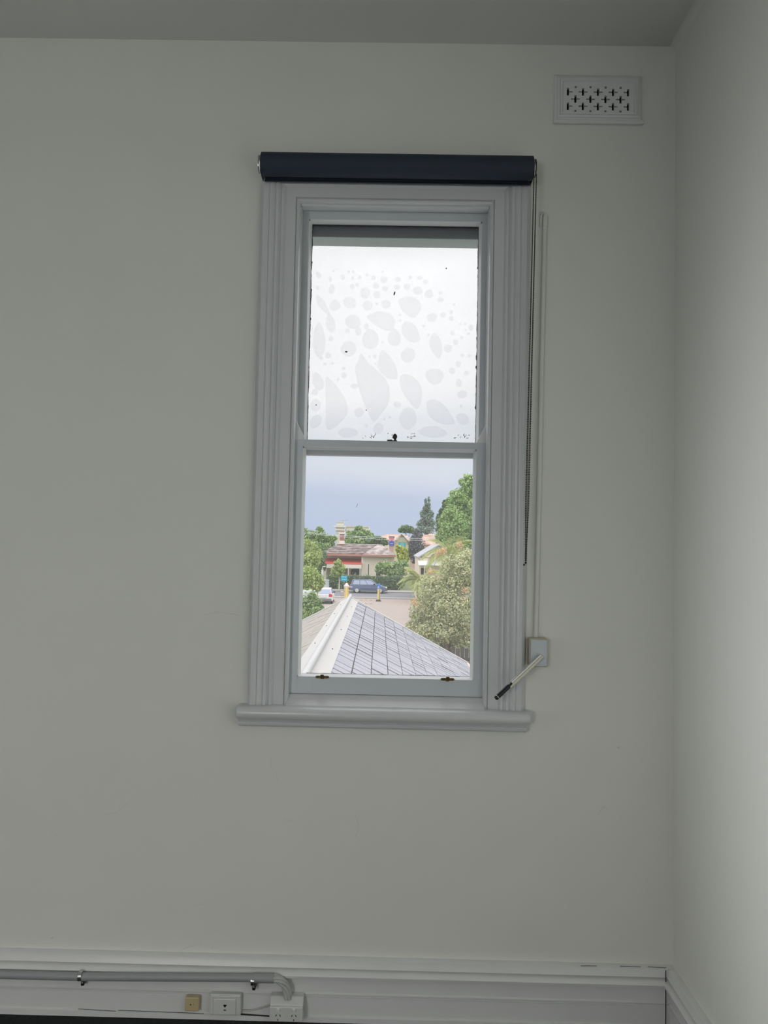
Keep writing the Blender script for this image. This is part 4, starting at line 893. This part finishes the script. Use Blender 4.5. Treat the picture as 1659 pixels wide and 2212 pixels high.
gable_house('terracotta_house', 'long house with terracotta tiled roof behind the dark cypress', 172, 808, 900, 1166, 1153.5, 11, TERRA, CREAMW)
ct = gable_house('terracotta_annex', 'terracotta roofed building between the cypress and the conifer', 160, 885, 962, 1176, 1154, 10, TERRA, mat('pink_wall', (.62, .44, .36), .9, .08, 1))
YELL = mat('pale_yellow_wall', (.74, .66, .45), .9, .05, 1)
gh = gable_house('gabled_house', 'small pale yellow gabled house with bright blue window', 140, 846, 889, 1175, 1153, 8, TERRA, YELL, axis_x=False)
f = pad(MB().box(at(861.5, 1178, 140)[0], at(876, 1178, 140)[0], dy(140)+.2, dy(140)+.34, at(868, 1184, 140)[2], at(868, 1171.5, 140)[2]).build('window', mat('cyan_frame', (.10, .45, .52), .5)), gh)
o = MB().box(at(864, 1178, 140)[0], at(873.5, 1178, 140)[0], dy(140)+.16, dy(140)+.24, at(868, 1183, 140)[2], at(868, 1172.5, 140)[2]).build('pane', mat('cyan_pane', (.16, .60, .70), .3), f); o.matrix_parent_inverse = Matrix.Identity(4)
xm = at(867.5, 1153, 140)[0]
for s, pxe in ((-1, 846), (1, 889)):
    xe_, ze_ = at(pxe, 1175, 140)[0], at(pxe, 1175, 140)[2]; zr_ = at(867.5, 1153, 140)[2]
    b = MB(); yq = dy(140)-.42
    b.hexa([(xe_, yq, ze_-.05), (xm, yq, zr_-.05), (xm, yq+.1, zr_-.05), (xe_, yq+.1, ze_-.05), (xe_, yq, ze_+.2), (xm, yq, zr_+.2), (xm, yq+.1, zr_+.2), (xe_, yq+.1, ze_+.2)])
    pad(b.build('barge_board', TRIMW), gh)
cx = at(932, 1160, 164.5)[0]
pad(MB().box(cx-.5, cx+.5, dy(164.5), dy(164.5)+1, at(932, 1178, 164.5)[2], at(932, 1157, 164.5)[2]).build('chimney', REDB), ct)
pad(MB().box(cx-.62, cx+.62, dy(164.5)-.1, dy(164.5)+1.1, at(932, 1157, 164.5)[2], at(932, 1153.5, 164.5)[2]).build('chimney_cap', PALEQ), ct)
for k in (-.25, .25): pad(MB().tube([(cx+k, dy(164.5)+.5, at(932, 1153.5, 164.5)[2]), (cx+k, dy(164.5)+.5, at(932, 1150, 164.5)[2])], .16, 8).build('chimney_pot', REDB), ct)
# grey-roofed house on the right with gable end and white awning
gr = empty('grey_roofed_house', 'house with grey sloping roof half hidden behind the palms', 'house', (at(925, 1230, 76)[0], dy(76), GZ))
D2 = 76; y = dy(D2)
def q2(px, py, d=D2): return at(px, py, d)
b = MB(); a0, a1 = q2(903, 1203), q2(948, 1176); a2 = q2(993, 1204)
b.loft([[(a0[0], yy_, a0[2]), (a1[0], yy_, a1[2]), (a2[0], yy_, a2[2]), (a2[0], yy_, a2[2]-.15), (a1[0], yy_, a1[2]-.15), (a0[0], yy_, a0[2]-.15)] for yy_ in (y, y+15)])
pad(b.build('roof', mat('grey_sheet_roof', (.42, .42, .45), .6, .08, 2, stretch=(6, .3, 1))), gr)
pad(MB().box(a0[0]+.15, a2[0]-.15, y+.2, y+14.8, GZ, a0[2]-.05).build('wall_block', mat('tan_wall', (.78, .66, .53), .9, .08, 1)), gr)
pad(MB().loft([[(a0[0]+.3, yy_, a0[2]-.1), (a2[0]-.3, yy_, a0[2]-.1), (a1[0], yy_, a1[2]-.2)] for yy_ in (y+.2, y+.4)]).build('gable_wall', MATS['tan_wall']), gr)
b = MB(); p0, p1 = q2(903, 1219), q2(936, 1213); 
b.hexa([(p0[0], y-1.4, p0[2]-.08), (p1[0]+1, y-1.4, p0[2]-.08), (p1[0]+1, y+.2, p1[2]), (p0[0], y+.2, p1[2]), (p0[0], y-1.4, p0[2]), (p1[0]+1, y-1.4, p0[2]), (p1[0]+1, y+.2, p1[2]+.1), (p0[0], y+.2, p1[2]+.1)])
pad(b.build('white_awning', TRIMW), gr)
for a in (904, 916, 928): pad(MB().box(q2(a, 1225)[0]-.05, q2(a, 1225)[0]+.05, y-1.35, y-1.25, GZ, p0[2]-.05).build('awning_post', MATS['tan_wall']), gr)
f = pad(MB().box(q2(908, 1225)[0], q2(922, 1225)[0], y+.12, y+.22, q2(915, 1243)[2], q2(915, 1225)[2]).build('window', TRIMW), gr)
o = MB().box(q2(909.5, 1225)[0], q2(920.5, 1225)[0], y+.09, y+.14, q2(915, 1241)[2], q2(915, 1227)[2]).build('pane', DGL, f); o.matrix_parent_inverse = Matrix.Identity(4)

# ------------------------------------------------------------------ cars
TYRE = mat('tyre', (.03, .03, .032), .8); RIM = mat('alloy_rim', (.72, .72, .70), .35, .05, 10, metal=.3)
CARGL = mat('car_glass_painted_sky', (.40, .46, .60), .12, .05, 3); HEADL = mat('headlamp', (.85, .87, .88), .15); TAIL = mat('tail_lamp', (.65, .05, .05), .25)  # pale blue car glass: sky reflection painted into the base colour
def car(name, label, loc, rz, paint, trimc, L=4.4, Wd=1.76, H=1.55, belt=.98, roof=(-1.85, .30), wind=1.02, rear=-2.06, hood=.93, glass=None):
    e = empty(name, label, 'car', loc, rz); hl = L/2; w2 = Wd/2; gm = glass or CARGL
    prof = [(-hl, .42), (-hl+.02, .80), (rear-.06, belt), (wind, belt), (hl-.55, hood-.06), (hl-.12, hood-.22), (hl, .58), (hl-.02, .36), (hl-.3, .26), (-hl+.25, .28)]
    b = MB(); rings = []
    for yv, s, dz in ((-w2, .965, -.01), (-w2*.93, 1, 0), (w2*.93, 1, 0), (w2, .965, -.01)): rings.append([(x*s, yv, .55+(z-.55)*s+dz*0) for x, z in prof])
    b.loft(rings).build('body', paint, e, smooth=True, bevel=.03)
    gp = [(rear, belt-.02), (roof[0], H-.05), (roof[0]+.2, H), (roof[1]-.2, H), (roof[1], H-.04), (wind, belt-.02)]
    b = MB(); b.loft([[(x, yv*(1 if z < belt else .80), z) for x, z in gp] for yv in (-w2*.94, w2*.94)]); b.build('cabin', paint, e, smooth=True, bevel=.03)
    def side_y(z): t = (z-belt+.02)/(H-belt); return w2*.94*(1-.2*max(0, min(1, t)))
    zt, zb_ = H-.10, belt+.04
    span = [(rear+.14, roof[0]+.14), ]
    cuts_b = np.linspace(rear+.16, wind-.22, 4); cuts_t = np.linspace(roof[0]+.16, roof[1]-.06, 4)
    for s in (-1, 1):
        for k in range(3):
            g = .035; q = [(cuts_b[k]+g, zb_), (cuts_b[k+1]-g, zb_), (cuts_t[k+1]-g, zt), (cuts_t[k]+g, zt)]
            if k == 2: q = [(cuts_b[k]+g, zb_), (cuts_b[k+1]+.12, zb_), (cuts_t[k+1]-g, zt), (cuts_t[k]+g, zt)]
            MB().loft([[(x, s*(side_y(z)+o_), z) for x, z in q] for o_ in (-.01, .012)]).build('side_window', gm, e)
    for xa, xb, nm in ((wind-.03, roof[1]+.02, 'windscreen'), (rear+.0, roof[0]+.0, 'rear_window')):
        sgn = 1 if nm == 'windscreen' else -1; ww = w2*.84
        x_a = xa+(xb-xa)*.12; x_b = xa+(xb-xa)*.9; z_a = belt+(H-belt)*.10; z_b = belt+(H-belt)*.86
        MB().loft([[(x_a+o_*sgn, -ww, z_a), (x_a+o_*sgn, ww, z_a), (x_b+o_*sgn, ww*.86, z_b), (x_b+o_*sgn, -ww*.86, z_b)] for o_ in (-.02, .025)]).build(nm, gm, e)
    for x in (-hl+.88, hl-.82):
        for s in (-1, 1):
            yy_ = s*(w2-.06)
            MB().tube([(x, yy_-s*.10, .33), (x, yy_+s*.02, .33)], .41, 20).build('wheel_arch', mat('arch_black', (.02, .02, .02), .9), e)
            wh = MB().tube([(x, yy_-s*.12, .33), (x, yy_+s*.055, .33)], .335, 20).build('wheel', TYRE, e, smooth=True)
            MB().tube([(x, yy_+s*.04, .33), (x, yy_+s*.075, .33)], [.225, .215], 18).build('rim', RIM, wh)
    for s in (-1, 1):
        MB().box(hl-.36, hl-.02, s*w2*.62-.18, s*w2*.62+.20, .60, .74).build('headlamp', HEADL, e, bevel=.04)
        MB().box(-hl-.005, -hl+.22, s*w2*.80-.16, s*w2*.80+.17, .70, .96).build('tail_lamp', TAIL, e, bevel=.03)
        MB().box(wind-.42, wind-.22, s*(w2+.02)-.09, s*(w2+.02)+.09, belt+.02, belt+.15).build('door_mirror', BLACK, e, bevel=.03)
        MB().box(-hl+1.32, hl-1.25, s*(w2+.005)-.015, s*(w2+.005)+.015, .50, .57).build('side_trim', trimc, e)
        for xq in (-.45, .45): MB().box(xq-.1, xq+.1, s*(w2-.03)-.03, s*(w2-.03)+.03, belt-.14, belt-.10).build('door_handle', trimc, e)
    MB().box(-hl-.03, -hl+.15, -w2*.9, w2*.9, .33, .55).build('rear_bumper', trimc, e, bevel=.04)
    MB().box(-hl-.04, -hl+.02, -.26, .26, .62, .74).build('number_plate', TRIMW, e)
    MB().box(hl-.14, hl+.03, -w2*.85, w2*.85, .30, .50).build('front_bumper', trimc, e, bevel=.04)
    return e
BLUE = mat('slate_blue_paint', (.13, .17, .27), .3, .03, 2); BLUET = mat('dark_blue_trim', (.07, .09, .16), .5)
WHT = mat('white_paint', (.80, .80, .80), .3, .02, 2); GREYT = mat('grey_trim', (.22, .22, .23), .5)
REDP = mat('red_paint', (.62, .05, .05), .3, .03, 2)
c = at(795.3, 1281, 91.0); cr_ = car('blue_station_wagon', 'slate-blue station wagon parked along the hedge across the road', (c[0], c[1]+.9, GZ+.0), 0, BLUE, BLUET, 4.45, 1.78, 1.62, 1.0)
for s in (-1, 1): MB().tube([(-1.6, s*.62, 1.66), (.05, s*.62, 1.66)], .025, 6).build('roof_rail', BLACK, cr_)
c = at(697, 1306, 73); car('white_hatchback', 'white hatchback seen from behind beyond the flowering bush', (c[0], c[1]+2.1, GZ), HALF+.02, WHT, GREYT, 4.1, 1.72, 1.48, .92, roof=(-1.65, .2), wind=1.05, rear=-1.98, hood=.90)
c = at(968, 1383, 47); car('red_car', 'red car glimpsed through the bottlebrush foliage', (c[0], c[1], GZ), .15, REDP, GREYT, 4.2, 1.72, 1.45, .9, roof=(-1.4, .1), wind=.95, rear=-1.95, hood=.86)

# ------------------------------------------------------------------ street furniture
def stand(px, py): 
    d = ray(px, py); t = (GZ-EYE)/d[2]; return CAMPOS+d*t
c = stand(817.5, 1299.5)
bo = empty('keep_left_bollard', 'blue and yellow traffic bollard on a dark base beside the driveway', 'bollard', (c[0], c[1], GZ))
YEL = mat('traffic_yellow', (.85, .58, .10), .5, .06, 6); TBL = mat('traffic_blue', (.03, .22, .62), .4, .04, 6)
pad(MB().tube([(c[0], c[1], GZ), (c[0], c[1], GZ+.10), (c[0], c[1], GZ+.2)], [.28, .27, .2], 16).build('base', mat('bollard_base', (.08, .08, .07), .8), smooth=True), bo)
pad(MB().tube([(c[0], c[1], GZ+.15), (c[0], c[1], GZ+1.32)], .125, 14).build('post', mat('cream_yellow', (.80, .68, .40), .5, .05, 6), smooth=True), bo)
pad(MB().box(c[0]-.045, c[0]+.045, c[1]-.16, c[1]-.11, GZ+.25, GZ+1.28).build('yellow_stripe', YEL), bo)
pad(MB().box(c[0]+.09, c[0]+.15, c[1]-.10, c[1]+.10, GZ+.2, GZ+1.28).build('dark_edge', GREYT), bo)
pad(MB().box(c[0]-.15, c[0]+.17, c[1]-.12, c[1]+.12, GZ+1.30, GZ+1.80).build('blue_head', TBL, bevel=.04), bo)
pad(MB().box(c[0]-.10, c[0]+.04, c[1]-.135, c[1]-.115, GZ+1.40, GZ+1.52).build('arrow_panel', TRIMW), bo)
c = at(748, 1292, 80)
bo = empty('yellow_bollard', 'yellow bollard with white top just behind the roof apex', 'bollard', (c[0], c[1], GZ))
pad(MB().tube([(c[0], c[1], GZ), (c[0], c[1], GZ+1.30)], .22, 14).build('post', YEL, smooth=True), bo)
pad(MB().box(c[0]-.04, c[0]+.04, c[1]-.25, c[1]-.2, GZ+.2, GZ+1.3).build('pale_stripe', TRIMW), bo)
pad(MB().tube([(c[0], c[1], GZ+1.28), (c[0], c[1], GZ+1.45), (c[0], c[1], GZ+1.60), (c[0], c[1], GZ+1.72)], [.25, .27, .13, .08], 14).build('white_cap', TRIMW, smooth=True), bo)
pad(MB().box(c[0]+.1, c[0]+.62, c[1]-.04, c[1]+.04, GZ+1.28, GZ+1.36).build('cross_arm', TRIMW), bo)
c = stand(738.5, 1291)
ps = empty('marker_post', 'short pale square post left of the yellow bollard', 'post', (c[0], c[1], GZ))
pad(MB().box(c[0]-.13, c[0]+.13, c[1]-.1, c[1]+.1, GZ, GZ+.62).build('shaft', KERBM, bevel=.02), ps); pad(MB().box(c[0]-.15, c[0]+.15, c[1]-.12, c[1]+.12, GZ+.6, GZ+.67).build('cap', TRIMW), ps)
c = at(743, 1270, 93.4)
ss = empty('teal_street_sign', 'teal rectangular sign on a thin grey pole beside the young tree', 'sign', (c[0], c[1], GZ))
zt, zb_ = at(743, 1243.5, 93.4)[2], at(743, 1255.5, 93.4)[2]
pad(MB().tube([(c[0], c[1], GZ), (c[0], c[1], zt)], .04, 8).build('pole', GPLAST), ss)
pn = pad(MB().box(c[0]-.40, c[0]+.40, c[1]-.09, c[1]-.04, zb_, zt).build('panel', mat('teal_sign', (.02, .42, .58), .5, .05, 5)), ss)
for a0_, a1_, b0, b1 in ((-.30, .02, .72, .82), (.08, .28, .70, .80), (-.30, .30, .28, .34)):
    o = MB().box(c[0]+a0_, c[0]+a1_, c[1]-.1, c[1]-.085, zb_+(zt-zb_)*b0, zb_+(zt-zb_)*b1).build('pale_line', mat('sign_pale', (.65, .85, .90), .5), pn); o.matrix_parent_inverse = Matrix.Identity(4)
c = at(705.5, 1275, 95)
cab = empty('utility_cabinet', 'grey roadside utility cabinet left of the young street tree', 'cabinet', (c[0], c[1], GZ+.12))
zt = at(705, 1253.5, 95)[2]
pad(MB().box(c[0]-.29, c[0]+.29, c[1]-.2, c[1]+.2, GZ+.12, zt).build('body', mat('cabinet_grey', (.52, .56, .57), .5, .05, 3), bevel=.02), cab)
pad(MB().box(c[0]-.32, c[0]+.32, c[1]-.23, c[1]+.23, zt, zt+.06).build('lid', TRIMW), cab)
pad(MB().box(c[0]-.24, c[0]+.16, c[1]-.22, c[1]-.195, GZ+.25, zt-.1).build('door', mat('cabinet_door', (.60, .64, .65), .5, .05, 3)), cab)
c = at(696, 1260, 98)
lp = empty('white_sign_pole', 'white pole with narrow sign and bent top beside the dark garden tree', 'sign pole', (c[0], c[1], GZ))
pad(MB().tube([(c[0], c[1], GZ), (c[0], c[1], at(696, 1226, 98)[2]), (c[0]+.05, c[1], at(696, 1224, 98)[2]), (c[0]+.35, c[1], at(696, 1224, 98)[2])], .05, 8).build('pole', TRIMW), lp)
pad(MB().box(c[0]-.14, c[0]+.14, c[1]-.09, c[1]-.05, at(696, 1245, 98)[2], at(696, 1231, 98)[2]).build('panel', TRIMW), lp)
# overhead wires
for i, (pts, lab) in enumerate((([(560, 1138), (655, 1149), (745, 1157.5), (840, 1162), (930, 1163.5), (1040, 1161)], 'upper of the two pale overhead wires crossing the skyline trees'),
                                ([(560, 1141.5), (655, 1151.5), (745, 1160.3), (840, 1165.8), (930, 1167.5), (1040, 1165)], 'lower of the two overhead wires crossing the view'))):
    tag(MB().tube([at(a, b_, 96) for a, b_ in pts], .022, 5).build('overhead_wire', mat('pale_wire', (.75, .76, .75), .5)), lab, 'wire', group='overhead wires')
for px_, lab in ((560, 'timber power pole carrying the wires, beyond the flowering bush side'), (1040, 'timber power pole carrying the wires, beyond the tall green tree side')):
    c = at(px_, 1139 if px_ < 800 else 1161, 96); pp = empty('power_pole', lab, 'power pole', (c[0], c[1], GZ), group='power poles')
    pad(MB().tube([(c[0], c[1]+.15, GZ), (c[0], c[1]+.15, c[2]+.5)], [.16, .11], 10).build('pole', BARK), pp)
    pad(MB().box(c[0]-.8, c[0]+.8, c[1], c[1]+.1, c[2]-.35, c[2]+.1).build('cross_arm', BARK), pp)
# timber paling fence bottom right, behind the roof's eave corner
fe = empty('paling_fence', 'weathered dark timber paling fence at the lower right of the view', 'fence', (at(1000, 1430, 19.5)[0], dy(19.5), GZ))
FT = mat('weathered_timber', (.10, .085, .078), .9, .3, 4., stretch=(6, 6, .6)); zt = at(1000, 1399, 19.5)[2]
xa = at(975, 1420, 19.5)[0]
for k in range(16):
    x = xa+k*.112; rs_ = random.Random(k); h = zt+rs_.uniform(-.03, .03)
    pad(MB().prism_y([(x, GZ), (x+.098, GZ), (x+.098, h-.02), (x+.08, h), (x+.018, h), (x, h-.02)], dy(19.5)+rs_.uniform(0, .01), dy(19.5)+.025).build('paling', FT), fe)
for z in (zt-.3, zt-1.1): pad(MB().box(xa, xa+1.8, dy(19.5)+.03, dy(19.5)+.08, z-.04, z+.04).build('fence_rail', FT), fe)
# pale garden wall along the driveway
tag(MB().box(2.15, 2.4, dy(44), dy(66), GZ, GZ+.75).build('garden_wall', mat('pale_wall', (.66, .62, .57), .9, .12, .8)), 'low pale rendered wall edging the driveway', 'wall', kind='structure')
# the gardens go on to both sides of what the window frames: one dense belt of growth per side
for s_, lab in ((-1, 'dense belt of garden trees beyond the flowering bush, outside the framed view'), (1, 'dense belt of garden trees beyond the bottlebrush, outside the framed view')):
    g_ = random.Random(40+s_); bl = []
    for k in range(46):
        dp = g_.uniform(45, 80) if k % 2 else g_.uniform(97, 135); r_ = g_.uniform(1.6, 3.4); x = s_*(dp*.135+r_*1.4+3.0+g_.uniform(0, 1)**1.3*dp*.55); hz = g_.uniform(2.0, 6.5)
        for q in range(3): bl.append((np.array([x+g_.uniform(-1, 1)*r_*.5, dy(dp)+g_.uniform(-1, 1), GZ+hz*(.25+.3*q)]), (r_, r_, hz*.36)))
    tag(leaf_cloud('tree_belt', leaf_mat('belt_leaf', G2), None, bl, 34000, .28, 50+s_, inner=.2, sub=4), lab, 'trees', kind='stuff')
print('slates', cnt, 'objects', len(bpy.data.objects))
